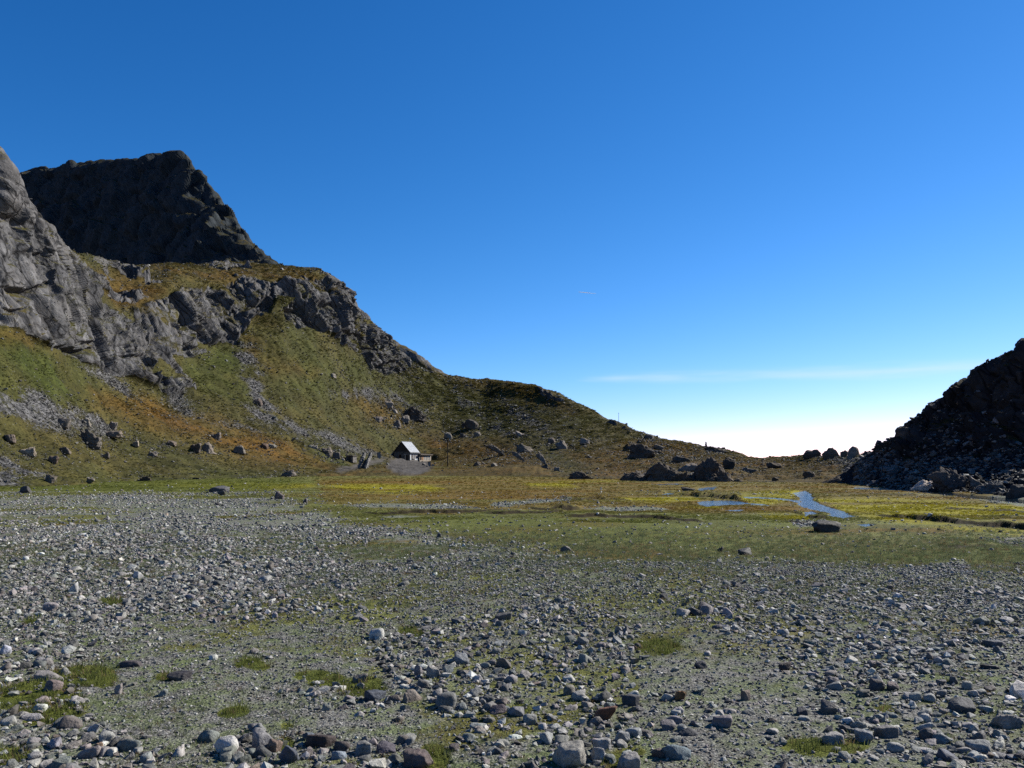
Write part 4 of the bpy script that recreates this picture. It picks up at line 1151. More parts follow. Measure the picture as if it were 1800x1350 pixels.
scatter('cobbles', LIB_C, pos[far_sm], rot[far_sm], scl[far_sm], tnt[far_sm], 'countless grey cobbles strewn over the valley floor')
scatter('gravel', LIB_P, pos[near_sm], rot[near_sm], scl[near_sm], tnt[near_sm], 'small loose stones filling the gaps between cobbles')
# pebbles close by
n = 110000
X, Y = sample_floor(n, 3.8, 14, r); n = len(X)
g = np.maximum(ground_m(gravel, X, Y), .1)
keep = r.uniform(0, 1, n) < g * np.clip(.85 + .5 * fbm(np.stack([X, Y, X * 0], 1) / 1.1, 3, 621), .2, 1)
X, Y = X[keep], Y[keep]; n = len(X)
s = .011 * (3.1) ** r.beta(1, 1.6, n) * np.clip(Y / 6.5, .8, 1.6)
sc3 = np.stack([s, s * r.uniform(.6, 1, n), s * r.uniform(.45, .8, n)], 1)
scatter('pebbles', LIB_P, np.stack([X, Y, ground_z(X, Y) - sc3[:, 2] * .15], 1), np.stack([r.normal(0, .2, n), r.normal(0, .2, n), r.uniform(0, 6.28, n)], 1), sc3, tints(n, r, .95), 'fine pebbles covering the nearest ground')

# ---- low plants between the stones
n = 170000
X, Y = sample_floor(n, 3.8, 30, r); n = len(X)
P3 = np.stack([X, Y, X * 0], 1)
ls = ground_m(spot, X, Y); g = ground_m(gravel, X, Y); pa = ground_m(path, X, Y)
pl = sstep(-.08, .30, fbm(P3 / 1.4, 4, 631)) * .75 * (1 - pa * .85)
prob = np.maximum(pl * .8, np.maximum(ls * .95, (1 - g) * .6)) * np.clip(18 / Y, .35, 1) * np.maximum(sstep(24, 12, Y), ls * .8)
keep = r.uniform(0, 1, n) < prob
X, Y, ls, g = X[keep], Y[keep], ls[keep], g[keep]; n = len(X)
s = r.uniform(.016, .038, n) * (1 + .9 * ls) * np.clip(Y / 8, .9, 1.8)
w = r.uniform(0, 1, (n, 1))
tg = np.where(ls[:, None] > .4, np.array([[.115, .142, .036]]) * (1 - w) + np.array([[.21, .232, .066]]) * w, np.array([[.118, .145, .060]]) * (1 - w) + np.array([[.235, .268, .130]]) * w)
tg = np.where((r.uniform(0, 1, (n, 1)) < .16), np.array([[.24, .18, .09]]), tg)
scatter('grass', LIB_G, np.stack([X, Y, ground_z(X, Y) - .002], 1), np.stack([r.normal(0, .12, n), r.normal(0, .12, n), r.uniform(0, 6.28, n)], 1), np.stack([s * 1.3, s * 1.3, s], 1), tg, 'short grey-green plants and grass growing between the stones')

# ------------------------------------------------------------------ boulders on the slopes: x0, x1, base row, height, tint, power, strata, where, label, top profile
HB = [
 (136, 177, 783, 33, (.19, .185, .18), 12, .03, 'h', 'big striped grey boulder standing tallest in the lower left rubble', (.95, 1, .85, .6, .5)),
 (219, 265, 851, 17, (.10, .088, .078), 7, .02, 'h', 'broad dark humped boulder at the foot of the left slope', None),
 (335, 358, 793, 16, (.14, .125, .115), 9, .02, 'h', 'dark left half of a split boulder on the orange slope', None),
 (357, 380, 795, 19, (.21, .195, .18), 10, .02, 'h', 'paler right half of a split boulder on the orange slope', None),
 (371, 389, 770, 11, (.20, .185, .175), 12, 0, 'h', 'block-shaped boulder above the split boulder', None),
 (409, 430, 795, 15, (.22, .21, .195), 10, 0, 'h', 'grey boulder with flat cap right of the split boulder', None),
 (453, 470, 785, 9, (.15, .115, .10), 8, 0, 'h', 'brown low boulder in the brightest orange grass', None),
 (470, 486, 785, 7, (.25, .25, .23), 6, 0, 'h', 'flat pale boulder next to the brown one in orange grass', None),
 (102, 123, 796, 12, (.17, .155, .14), 7, 0, 'h', 'rounded brown boulder below the big striped boulder', None),
 (85, 103, 813, 13, (.22, .175, .155), 6, 0, 'h', 'reddish oval boulder low on the left slope', None),
 (258, 277, 800, 8, (.20, .19, .18), 6, 0, 'h', 'flat oval boulder alone on the green slope', None),
 (175, 193, 803, 10, (.17, .16, .155), 8, 0, 'h', 'leaning slab boulder just below the big striped boulder', None),
 (79, 98, 847, 14, (.15, .14, .13), 9, 0, 'h', 'blocky boulder at the foot of the slope, far left', None),
 (150, 168, 848, 10, (.19, .18, .17), 12, 0, 'h', 'peaked small boulder at the slope foot left of the humped boulder', None),
 (288, 308, 781, 8, (.23, .20, .18), 8, 0, 'h', 'low tan boulder above the oval boulder', None),
 (234, 248, 784, 10, (.36, .33, .29), 9, 0, 'h', 'cream-coloured boulder on the green slope', None),
 (174, 212, 765, 11, (.23, .21, .195), 8, .02, 'h', 'long low slab beside the big striped boulder', None),
 (189, 205, 752, 13, (.24, .23, .22), 12, 0, 'h', 'blocky grey boulder topping the lower left rubble', None),
 (100, 124, 750, 16, (.17, .165, .16), 10, .02, 'h', 'grey boulder uphill of the big striped boulder', None),
 (143, 160, 746, 12, (.30, .29, .27), 12, 0, 'h', 'light angular boulder in the rubble uphill', None),
 (36, 60, 799, 15, (.37, .335, .29), 12, 0, 'h', 'whitish peaked boulder near the left edge', None),
 (8, 28, 776, 14, (.20, .175, .16), 9, 0, 'h', 'brown boulder near the left edge', None),
 (333, 358, 846, 10, (.09, .085, .08), 16, 0, 'h', 'dark box-shaped boulder at the slope foot', None),
 (444, 461, 709, 11, (.19, .165, .155), 5, 0, 'h', 'round mauve boulder in the dark scree gully', None),
 (567, 586, 800, 15, (.20, .185, .17), 7, 0, 'h', 'bigger of two boulders uphill of the little stone hut', None),
 (584, 598, 803, 11, (.17, .16, .15), 14, 0, 'h', 'smaller blocky boulder touching the bigger one uphill of the little hut', None),
 (544, 559, 786, 7, (.32, .31, .29), 8, 0, 'h', 'pale flat boulder on the tan grass', None),
 (494, 518, 836, 10, (.17, .16, .155), 7, .03, 'h', 'flat layered boulder low on the slope', None),
 (457, 477, 847, 8, (.15, .14, .13), 9, 0, 'h', 'small dark boulder where the slope meets the bog', None),
 (416, 428, 845, 10, (.24, .23, .22), 9, 0, 'h', 'small grey boulder at the slope foot left of the dark one', None),
 (578, 592, 662, 7, (.27, .265, .25), 8, 0, 'h', 'lone pale slab high on the smooth grass slope', None),
 (657, 672, 739, 9, (.23, .21, .20), 6, 0, 'h', 'rounded boulder on the brown spur', None),
 (686, 705, 748, 12, (.21, .195, .185), 6, 0, 'h', 'grey rounded boulder below the largest dark boulder', None),
 (690, 700, 724, 6, (.33, .32, .31), 7, 0, 'h', 'small white boulder on the brown spur', None),
 (674, 692, 714, 10, (.31, .29, .26), 9, .03, 'h', 'pale slab outcrop on top of the brown spur', None),
 (703, 749, 736, 24, (.105, .10, .098), 7, .03, 'h', 'largest dark boulder of the slope, alone above the house', (.55, .95, 1, .95, .75)),
 (705, 721, 741, 13, (.20, .195, .19), 9, 0, 'h', 'slanting grey boulder leaning on the largest dark boulder', None),
 (818, 841, 753, 18, (.12, .115, .11), 10, 0, 'h', 'second large dark boulder, to the right above the pole', (.9, 1, .9, .6)),
 (811, 822, 749, 7, (.09, .085, .08), 8, 0, 'h', 'small black boulder at the side of the second dark boulder', None),
 (907, 923, 765, 9, (.33, .315, .30), 8, 0, 'h', 'pale jagged boulder on the middle slope', None),
 (963, 979, 778, 11, (.18, .165, .155), 6, 0, 'h', 'darker one of a boulder pair on the middle slope', None),
 (976, 997, 787, 15, (.25, .235, .22), 6, 0, 'h', 'paler one of a boulder pair on the middle slope', None),
 (1020, 1037, 779, 11, (.30, .285, .27), 10, 0, 'h', 'pale pointed boulder on the middle slope', None),
 (831, 844, 766, 9, (.26, .25, .235), 10, 0, 'h', 'pale boulder under the second dark boulder', None),
 (808, 820, 767, 8, (.13, .125, .12), 9, 0, 'h', 'dark blocky boulder in the rubble above the pole', None),
 (780, 794, 770, 12, (.27, .265, .25), 12, 0, 'h', 'pale broken boulder just uphill of the pole', None),
 (833, 845, 817, 7, (.16, .15, .14), 9, 0, 'h', 'boulder on the green pasture right of the pole', None),
 (862, 876, 819, 6, (.28, .27, .25), 9, 0, 'h', 'pale boulder at the top of the orange mound', None),
 (950, 962, 823, 9, (.10, .095, .09), 9, 0, 'h', 'black boulder under the slanting ribs', None),
 (974, 984, 827, 7, (.22, .21, .20), 9, 0, 'h', 'small grey block right of the orange mound', None),
 (851, 897, 802, 24, (.17, .16, .15), 9, .07, 'h', 'long slanting layered rib of rock, leftmost of three', (1, .85, .62, .40, .22)),
 (897, 926, 811, 20, (.16, .15, .14), 9, .07, 'h', 'short slanting layered rib of rock, middle of three', (1, .9, .7, .45, .25)),
 (907, 945, 793, 16, (.19, .18, .165), 9, .06, 'h', 'layered rib of rock above the middle rib', (.9, 1, .8, .6)),
 (938, 967, 819, 27, (.18, .17, .16), 9, .07, 'h', 'steep layered rib of rock, rightmost of three', (1, .9, .7, .5, .3)),
 (989, 1061, 849, 21, (.115, .108, .10), 9, .06, 'h', 'low jumbled dark outcrop at the edge of the bog', (.35, .8, 1, .9, .75, .6, .3)),
 (1065, 1078, 850, 7, (.09, .085, .08), 9, 0, 'h', 'small dark boulder between the outcrop and the rock mass', None),
 (1088, 1142, 850, 25, (0.112, 0.106, 0.099), 8, .05, 'h', 'dark low end of the rock mass in the bog', (.35, .75, .95, 1, .9)),
 (1130, 1212, 850, 37, (0.120, 0.112, 0.106), 9, .05, 'h', 'dark pyramid-shaped boulder in the middle of the rock mass', (.40, .72, 1, .86, .70, .5, .25)),
 (1214, 1272, 851, 48, (0.104, 0.096, 0.091), 11, .05, 'h', 'tallest black boulder of the rock mass', (.45, .85, 1, .95, .8, .6)),
 (1258, 1298, 850, 34, (.16, .145, .13), 10, .06, 'h', 'paler layered boulder at the end of the rock mass', (1, .85, .6, .4, .2)),
 (1104, 1152, 851, 19, (.10, .094, .088), 10, .07, 'h', 'broken dark block before the low end of the rock mass', (.6, 1, .8, .9, .5)),
 (1176, 1234, 851, 27, (.095, .09, .085), 10, .07, 'h', 'broken dark blocks joining pyramid and tallest boulder of the rock mass', (.7, .9, 1, .8, .9)),
 (1230, 1286, 851, 21, (.12, .11, .10), 12, .07, 'h', 'layered block leaning at the front of the tallest black boulder', (.9, 1, .8, .6, .3)),
 (1284, 1314, 850, 11, (.13, .12, .11), 10, .06, 'h', 'low rubble block at the far end of the rock mass', (1, .8, .5)),
 (1271, 1294, 823, 21, (.060, .056, .052), 8, .02, 'h', 'black boulder peeping up behind the rock mass', None),
 (1194, 1232, 828, 15, (.22, .205, .19), 9, .04, 'h', 'pale slab bridging behind the rock mass', (.5, .7, .8, 1, .9)),
 (1103, 1158, 805, 26, (.115, .108, .10), 7, .05, 'h', 'wide rounded outcrop on the slope above the rock mass', (1, .9, .75, .5, .25)),
 (1148, 1168, 789, 8, (.20, .19, .175), 9, .03, 'h', 'small pale ledge beside the rounded outcrop', None),
 (1178, 1216, 812, 12, (.11, .105, .10), 8, .05, 'h', 'dark ledge between the rounded outcrop and the rock mass', (1, .8, .6, .4)),
 (1133, 1151, 769, 7, (.17, .165, .165), 8, 0, 'h', 'flat boulder perched on the descending skyline', None),
 (1305, 1329, 829, 8, (.18, .17, .16), 7, .03, 'h', 'flat grey boulder in the orange saddle', None),
 (1240, 1283, 793, 9, (.14, .135, .13), 8, .05, 'h', 'dark rock ledge under the cairn', (1, .9, .6, .3)),
 (1357, 1370, 844, 7, (.11, .10, .09), 6, 0, 'h', 'round dark boulder in the orange grass of the saddle', None),
 (1348, 1375, 820, 9, (.12, .105, .09), 7, .03, 'h', 'dark low rock on the saddle crest', None),
 (1415, 1448, 803, 13, (.10, .095, .09), 9, .03, 'h', 'jagged dark boulder, first of the row on the saddle skyline', (.4, 1, .8, .9, .3)),
 (1450, 1479, 804, 18, (.15, .14, .125), 7, .02, 'h', 'broad rounded boulder in the row on the saddle skyline', None),
 (1477, 1490, 803, 12, (.13, .12, .11), 8, 0, 'h', 'small boulder between two larger ones on the saddle skyline', None),
 (1489, 1516, 802, 20, (.22, .21, .19), 10, .02, 'h', 'pointed pale boulder, tallest in the row on the saddle skyline', (.4, .9, 1, .75, .35)),
 (1517, 1530, 803, 11, (.11, .105, .10), 8, 0, 'h', 'last boulder of the skyline row, next to the shaded hill', None),
 (1433, 1487, 852, 18, (.085, .078, .072), 7, .05, 'h', 'wide dark outcrop at the foot of the saddle', (.25, .55, .8, 1, .9)),
 (1414, 1438, 838, 11, (.10, .092, .082), 8, .04, 'h', 'dark rock uphill of the wide saddle outcrop', None),
 (1632, 1648, 717, 9, (.11, .11, .11), 16, 0, 'r', 'square block jutting from the skyline of the shaded hill', None),
 (1602, 1652, 861, 17, (.62, .58, .55), 20, .02, 'r', 'long lit slab end at the stream under the shaded hill', (.2, .5, .75, 1)),  # sunlight on the slab put into its pale tint
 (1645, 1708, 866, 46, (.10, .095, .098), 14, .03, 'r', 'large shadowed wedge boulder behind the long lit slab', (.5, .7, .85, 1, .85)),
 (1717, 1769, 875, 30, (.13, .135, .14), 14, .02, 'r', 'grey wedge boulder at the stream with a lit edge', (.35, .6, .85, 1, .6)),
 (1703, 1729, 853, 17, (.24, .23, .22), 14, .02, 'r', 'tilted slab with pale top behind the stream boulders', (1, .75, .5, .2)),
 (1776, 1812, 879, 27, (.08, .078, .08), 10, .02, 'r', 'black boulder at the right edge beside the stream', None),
 (1660, 1676, 868, 12, (.14, .138, .14), 8, 0, 'r', 'small round boulder at the water below the wedge boulder', None),
 (1594, 1611, 846, 11, (.25, .24, .23), 14, 0, 'r', 'pale-edged block uphill of the long lit slab', None),
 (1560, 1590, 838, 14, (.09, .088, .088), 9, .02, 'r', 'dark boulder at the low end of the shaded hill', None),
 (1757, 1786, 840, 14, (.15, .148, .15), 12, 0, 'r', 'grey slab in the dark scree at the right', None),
 (1577, 1606, 772, 22, (.085, .085, .085), 8, .02, 'r', 'rounded crag knob on the skyline of the shaded hill', None),
]
RUB = []
for k, (x0, x1, by, hp, col, pw, stt, wh, lab, top) in enumerate(HB):
    p = (on_hill if wh == 'h' else on_right)((x0 + x1) / 2, by)
    sc = p.y / FPX; w = (x1 - x0) * sc; h = hp * sc
    dep = w * random.uniform(.6, .85)
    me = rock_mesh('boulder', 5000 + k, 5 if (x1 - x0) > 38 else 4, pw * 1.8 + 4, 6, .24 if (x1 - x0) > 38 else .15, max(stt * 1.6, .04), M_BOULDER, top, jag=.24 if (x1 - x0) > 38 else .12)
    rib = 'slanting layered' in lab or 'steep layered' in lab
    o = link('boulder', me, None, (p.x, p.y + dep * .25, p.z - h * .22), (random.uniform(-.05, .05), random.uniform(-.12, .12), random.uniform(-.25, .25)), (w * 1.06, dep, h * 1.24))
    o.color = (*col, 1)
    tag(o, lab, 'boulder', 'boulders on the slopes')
    RUB.append(((x0 + x1) / 2, by, x1 - x0, wh))
    if rib:
        o.rotation_euler = (0, math.radians(27 if 'steep' not in lab else 42), .2)
        o.scale = (w * 1.15, w * .22, h * .42); o.location = (p.x - w * .02, p.y + 1.0, p.z + h * .30); o.color = (.21, .20, .185, 1)

# scattered scree on the slopes
r = np.random.default_rng(99)
vis = (hs < 6.0) & (hpx > -100) & (hs > .3)
wgt = np.where(vis, (.010 + .16 * scree ** 1.5 + 0.012 * sstep(.05, .4, wob1)) * (1 - .8 * np.clip(rock, 0, 1)), 0) * np.where(grit > .4, .1, 1) * (1 - wp)
for (x, y, w_, wh) in RUB:
    if wh == 'h': wgt = wgt + np.where(vis, .10 * np.exp(-((hpx - x) / (w_ * .9 + 4)) ** 2 - ((hpy - y + 1) / (w_ * .3 + 3)) ** 2), 0)
wgt = wgt * np.clip(hY / 200, .38, 1.2) * np.interp(hpx, [200, 450], [1.6, 1.0]) * np.interp(hpx, [740, 860], [1, .5])
pick = r.choice(len(hV), 46000, p=wgt / wgt.sum())
sc_px = 1.3 * (8.5 / 1.3) ** r.beta(.8, 3.8, len(pick))
s = sc_px * hV[pick][:, 1] / FPX
pos = hV[pick] + np.stack([r.uniform(-.3, .3, len(pick)), r.uniform(-.3, .3, len(pick)), -s * .22], 1)
fl = r.uniform(.4, .85, len(pick))
scatter('scree_stones', LIB_S, pos, np.stack([r.normal(0, .25, len(pick)), r.normal(0, .25, len(pick)), r.uniform(0, 6.28, len(pick))], 1), np.stack([s * 1.25, s, s * fl], 1), tints(len(pick), r, .50), 'loose scree stones scattered over the mountainside')
vis = (rs < 5.0) & (rpx < 1850) & (rs > .05) & (rpx > 1500)
wgt = np.where(vis, 1.1 - crag, 0)
pick = r.choice(len(rV), 5200, p=wgt / wgt.sum())
sc_px = 3.0 * (22 / 3.0) ** r.beta(.9, 3.6, len(pick))
s = sc_px * rV[pick][:, 1] / FPX
fl = r.uniform(.35, .8, len(pick))
scatter('scree_blocks', LIB_S, rV[pick] - np.stack([s * 0, s * 0, s * .2], 1), np.stack([r.normal(0, .35, len(pick)), r.normal(.1, .35, len(pick)), r.uniform(0, 6.28, len(pick))], 1), np.stack([s * 1.3, s, s * fl], 1), tints(len(pick), r, .46), 'dark scree blocks covering the foot of the shaded hill')

# tussocks on the slopes and sedge on the boggy flat
r = np.random.default_rng(123)
def lerp(a, b, f): return np.asarray(a)[None] * (1 - f[:, None]) + np.asarray(b)[None] * f[:, None]
vis = (hs < 6.0) & (hpx > -80) & (hs > .15)
wgt = np.where(vis, np.clip(1.15 - rock * 1.6 - scree * .9 - grit * 2, 0, 1) * np.clip(.55 + 1.5 * fbm(hV / 3.0, 3, 701), .08, 1), 0) * np.clip(hY / 180, .4, 1.3)
pick = r.choice(len(hV), 52000, p=wgt / wgt.sum()); n = len(pick)
s = 2.6 * r.uniform(.6, 1.5, n) * hV[pick][:, 1] / FPX
q = r.uniform(0, 1, n)
tg = lerp((.046, .048, .014), (.118, .108, .034), q)
tg = tg * (1 - hl[pick][:, None]) + lerp((.046, .058, .013), (.105, .120, .026), q) * hl[pick][:, None]
tg = tg * (1 - orange[pick][:, None]) + lerp((.090, .054, .012), (.215, .122, .026), q) * orange[pick][:, None]
tg = np.where(r.uniform(0, 1, (n, 1)) < .14, np.array([[.050, .050, .022]]), tg * 1.32)
scatter('tussock_grass', LIB_T, hV[pick] + np.stack([r.uniform(-.2, .2, n), r.uniform(-.2, .2, n), -s * .1], 1), np.stack([r.normal(0, .15, n), r.normal(0, .15, n), r.uniform(0, 6.28, n)], 1), np.stack([s, s, s * .40], 1), tg, 'rough tussock grass covering the mountainside')
n = 90000
u = r.uniform(-.72, .72, n); Y = 1 / r.uniform(1 / 135., 1 / 24., n); X = u * Y
g = ground_m(gravel, X, Y); wt = ground_m(wet, X, Y)
keep = (r.uniform(0, 1, n) < np.clip(1.1 - g * 1.5, 0, 1) * np.clip(.5 + 1.6 * fbm(np.stack([X / 3, Y / 1.3, X * 0], 1), 3, 711), .05, 1)) & (wt < .25)
X, Y = X[keep], Y[keep]; n = len(X)
ye, br, lu = ground_m(np.clip(yellow, 0, 1), X, Y)[:, None], ground_m(np.clip(brown, 0, 1), X, Y)[:, None], ground_m(np.clip(lush, 0, 1), X, Y)[:, None]
q = r.uniform(0, 1, n)
tg = lerp((.115, .128, .034), (.25, .255, .072), q)
tg = tg * (1 - br) + lerp((.115, .068, .014), (.26, .165, .034), q) * br
tg = tg * (1 - ye) + lerp((.20, .18, .014), (.40, .35, .018), q) * ye
tg = tg * (1 - lu) + lerp((.075, .092, .016), (.165, .185, .032), q) * lu
s = np.clip(2.0 * r.uniform(.6, 1.5, n) * Y / FPX, .05, .22)
scatter('sedge', LIB_T, np.stack([X, Y, ground_z(X, Y) - s * .05], 1), np.stack([r.normal(0, .15, n), r.normal(0, .15, n), r.uniform(0, 6.28, n)], 1), np.stack([s * 1.5, s * 1.2, s * .5], 1), tg * 1.15, 'yellow, brown and green sedge of the boggy meadow')

# ------------------------------------------------------------------ the mountain hut and what stands round it
def bm_obj(name, build, mat, parent=None, loc=(0, 0, 0), rot=(0, 0, 0), smooth=False):
    bm = bmesh.new(); build(bm)
    me = bpy.data.meshes.new(name); bm.to_mesh(me); bm.free(); me.materials.append(mat)
    return link(name, me, parent, loc, rot)
def box(bm, c, s, rot=None):
    ret = bmesh.ops.create_cube(bm, size=1)
    M = Matrix.Translation(c) @ (rot.to_4x4() if rot else Matrix.Identity(4)) @ Matrix.Diagonal((*s, 1))
    bmesh.ops.transform(bm, matrix=M, verts=ret['verts'])
def prism(bm, prof, x0, x1):
    """profile in (y,z) extruded along x"""
    a = [bm.verts.new((x0, y, z)) for y, z in prof]; b = [bm.verts.new((x1, y, z)) for y, z in prof]
    n = len(prof)
    bm.faces.new(a[::-1]); bm.faces.new(b)
    for i in range(n): bm.faces.new((a[i], a[(i + 1) % n], b[(i + 1) % n], b[i]))
    bmesh.ops.recalc_face_normals(bm, faces=bm.faces)
def tube(bm, c, r0, r1, h, seg=10):
    bmesh.ops.create_cone(bm, cap_ends=True, segments=seg, radius1=r0, radius2=r1, depth=h, matrix=Matrix.Translation((c[0], c[1], c[2] + h / 2)))

tm = NT('rubble_masonry')
vv = tm.new('ShaderNodeTexVoronoi'); vv.inputs['Scale'].default_value = 3.2; tm.l(tm.co, vv.inputs['Vector'])
mc = tm.sep(vv.outputs['Color'])
mcol = tm.mix(mc[0], (.14, .125, .11), (.27, .25, .225))
mcol = tm.mix(tm.rng(tm.voro(3.2, 'DISTANCE_TO_EDGE'), 0, .06), (.09, .085, .08), mcol)
M_MASON = tm.fin(mcol, tm.bump(tm.voro(3.2), .8, .06), .95)
M_DARKW = mat_plain('dark_weathered_boards', (.085, .070, .060), .9, .3, 4)
M_WHITE = mat_plain('white_paint', (.72, .76, .78), .6, .10, 3)
M_ROOF = mat_plain('zinc_sheet_roof', (.40, .42, .45), .55, .16, 1.2, .1)
M_CREAM = mat_plain('cream_render', (.42, .36, .29), .9, .22, 2.5)
M_WOOD = mat_plain('orange_wood', (.30, .13, .045), .7, .25, 6)
M_GLASS = mat_plain('window_glass', (.02, .022, .026), .08, .1, 1)
M_DKROOF = mat_plain('dark_roof', (.12, .105, .095), .9, .25, 2)
M_METAL = mat_plain('galvanised_metal', (.35, .35, .34), .5, .15, 8, .6)
M_POLE = mat_plain('tarred_pole', (.055, .048, .042), .9, .3, 8)
M_DRY = mat_plain('pale_dry_stone', (.25, .24, .225), .95, .45, 5, 0, .05)

YAW = math.radians(-24)          # ridge runs away from the camera and to the right
hut = link('mountain_hut', None, None, HUT, (0, 0, YAW), (.90, .82, 1.08))
tag(hut, 'stone mountain hut with steep white metal roof and white window front', 'house')
GW, GL, EV, RG = 5.9, 5.9, 3.15, 5.75      # gable width (x), length (y), eaves, ridge
# local x = across the gable, y = along the ridge (away)
bm_obj('wall', lambda b: (box(b, (0, .16, 1.45), (GW, .32, 3.3)), box(b, (-GW / 2 + .16, GL / 2, 1.45), (.32, GL - .64, 3.3)), box(b, (0, GL - .16, 1.45), (GW, .32, 3.3)),
                          box(b, (GW / 2 - .16, GL / 2, .35), (.32, GL - .64, 1.1))), M_MASON, hut)
def gable(b, y):
    prism_v = [(-GW / 2, EV - .05), (GW / 2, EV - .05), (GW / 2 - .1, EV + .1), (0, RG - .12), (-GW / 2 + .1, EV + .1)]
    a = [b.verts.new((x, y, z)) for x, z in prism_v]; c = [b.verts.new((x, y + .3, z)) for x, z in prism_v]
    b.faces.new(a); b.faces.new(c[::-1]); n = len(a)
    for i in range(n): b.faces.new((a[i], c[i], c[(i + 1) % n], a[(i + 1) % n]))
    bmesh.ops.recalc_face_normals(b, faces=b.faces)
bm_obj('gable', lambda b: gable(b, .01), M_DARKW, hut)
bm_obj('gable', lambda b: gable(b, GL - .31), M_DARKW, hut)
roof = link('roof', None, hut)
sl = math.atan2(RG - EV, GW / 2)
for side in (1, -1):
    L = math.hypot(GW / 2 + .45, (RG - EV) * (GW / 2 + .45) / (GW / 2)) + (1.1 if side < 0 else 0)
    mid = L / 2
    def panel(b, side=side, L=L):
        q = Matrix.Rotation(side * sl, 3, 'Y')
        c = Vector((side * math.cos(sl) * L / 2, GL / 2, RG - math.sin(sl) * L / 2 + .04))
        box(b, c, (L, GL + .7, .07), q)
    bm_obj('roof_panel', panel, M_ROOF, roof)
    def seams(b, side=side, L=L):
        q = Matrix.Rotation(side * sl, 3, 'Y')
        for k in range(8):
            box(b, Vector((side * math.cos(sl) * L / 2, -.3 + k * (GL + .6) / 7, RG - math.sin(sl) * L / 2 + .09)), (L, .05, .05), q)
    bm_obj('roof_seam', seams, M_ROOF, roof)
bm_obj('ridge_cap', lambda b: box(b, (0, GL / 2, RG + .10), (.3, GL + .74, .08)), M_ROOF, roof)
bm_obj('barge_board', lambda b: [box(b, Vector((s * GW / 4, -.37, (RG + EV) / 2 - .06)), (math.hypot(GW / 2, RG - EV), .05, .2), Matrix.Rotation(s * sl, 3, 'Y')) for s in (1, -1)], M_DARKW, roof)
bm_obj('fascia', lambda b: box(b, (GW / 2 + .38, GL / 2, EV - .30), (.05, GL + .6, .28)), M_DARKW, roof)
# lean-to on the shaded side
bm_obj('lean_to', lambda b: box(b, (-GW / 2 - .7, GL / 2 + .2, .95), (1.4, GL - .8, 2.3)), M_MASON, hut)
# white front under the eaves, facing right
front = link('window_front', None, hut)
FX = GW / 2 - .10
bm_obj('front_panel', lambda b: [box(b, (FX - .04, yc, zc), (.12, w_, h_)) for yc, w_, zc, h_ in
       ((GL / 2 + .0, GL, 2.72, .58), (.55, 1.1, 1.6, 1.7), (2.35, .45, 1.6, 1.7), (3.62, .5, 1.6, 1.7), (4.82, .5, 1.6, 1.7), (5.68, .45, 1.6, 1.7), (4.6, 2.2, .85, .9))], M_WHITE, front)
for yc, w_, z0, z1 in ((1.6, 1.0, 1.45, 2.43), (2.97, .78, 1.30, 2.43), (4.22, .68, 1.30, 2.43), (5.26, .38, 1.30, 2.43)):
    wnd = bm_obj('window', lambda b: (box(b, (FX + .03, yc - w_ / 2 + .04, (z0 + z1) / 2), (.06, .08, z1 - z0)), box(b, (FX + .03, yc + w_ / 2 - .04, (z0 + z1) / 2), (.06, .08, z1 - z0)),
                                      box(b, (FX + .03, yc, z1 - .04), (.06, w_, .08)), box(b, (FX + .03, yc, z0 + .04), (.06, w_, .08))), M_WOOD, front)
    bm_obj('pane', lambda b: box(b, (FX - .02, yc, (z0 + z1) / 2), (.03, w_ - .1, z1 - z0 - .1)), M_GLASS, wnd)
door = bm_obj('door', lambda b: box(b, (FX - .02, 2.75, .65), (.08, 1.2, 1.15)), M_DARKW, front)
bm_obj('handle', lambda b: box(b, (FX + .05, 3.2, .8), (.05, .14, .05)), M_METAL, door)
gd = bm_obj('door', lambda b: box(b, (GW / 2 - 1.0, -.02, 1.2), (.95, .08, 2.0)), M_DARKW, hut)
bm_obj('handle', lambda b: box(b, (GW / 2 - .65, -.08, 1.1), (.14, .05, .05)), M_METAL, gd)
gw = bm_obj('window', lambda b: box(b, (-.6, -.02, 1.9), (.8, .07, .9)), M_WOOD, hut)
bm_obj('pane', lambda b: box(b, (-.6, -.06, 1.9), (.64, .03, .74)), M_GLASS, gw)
ant = bm_obj('antenna', lambda b: (tube(b, (.1, 4.9, RG), .035, .03, 1.0), box(b, (.25, 4.9, RG + 1.0), (.55, .12, .22))), M_WHITE, hut)
# annex behind
ann = link('annex', None, None, HUT, (0, 0, YAW), (.90, .82, 1.04))
tag(ann, 'low cream annex with a row of narrow windows behind the mountain hut', 'annex')
AX0, AL, AH = GW / 2 + .55, 8.2, 2.55
A0 = GL + .05
bm_obj('wall', lambda b: (box(b, (AX0 - 2.2, A0 + AL / 2, .15), (4.0, AL, 1.5)), box(b, (AX0 - 2.2, A0 + .15, 1.5), (4.0, .3, 2.1)), box(b, (AX0 - 2.2, A0 + AL - .15, 1.5), (4.0, .3, 2.1)), box(b, (AX0 - 4.05, A0 + AL / 2, 1.5), (.3, AL, 2.1)),
                          box(b, (AX0 - .33, A0 + AL / 2, 2.35), (.26, AL, .4))), M_CREAM, ann)
ar = bm_obj('roof', lambda b: box(b, (AX0 - 2.0, A0 + AL / 2, AH + .14), (4.9, AL + .5, .16), Matrix.Rotation(math.radians(3), 3, 'Y')), M_DKROOF, ann)
bm_obj('fascia', lambda b: box(b, (AX0 + .40, A0 + AL / 2, AH - .06), (.05, AL + .5, .16)), M_CREAM, ar)
ops = [(.9, 1.1, .9, 2.15, 1), (2.25, .8, -.2, 2.15, 2), (3.75, .55, .95, 2.15, 0), (4.85, .55, .95, 2.15, 0), (5.95, .55, .95, 2.15, 0), (7.05, .55, .95, 2.15, 0)]
prev = 0.0
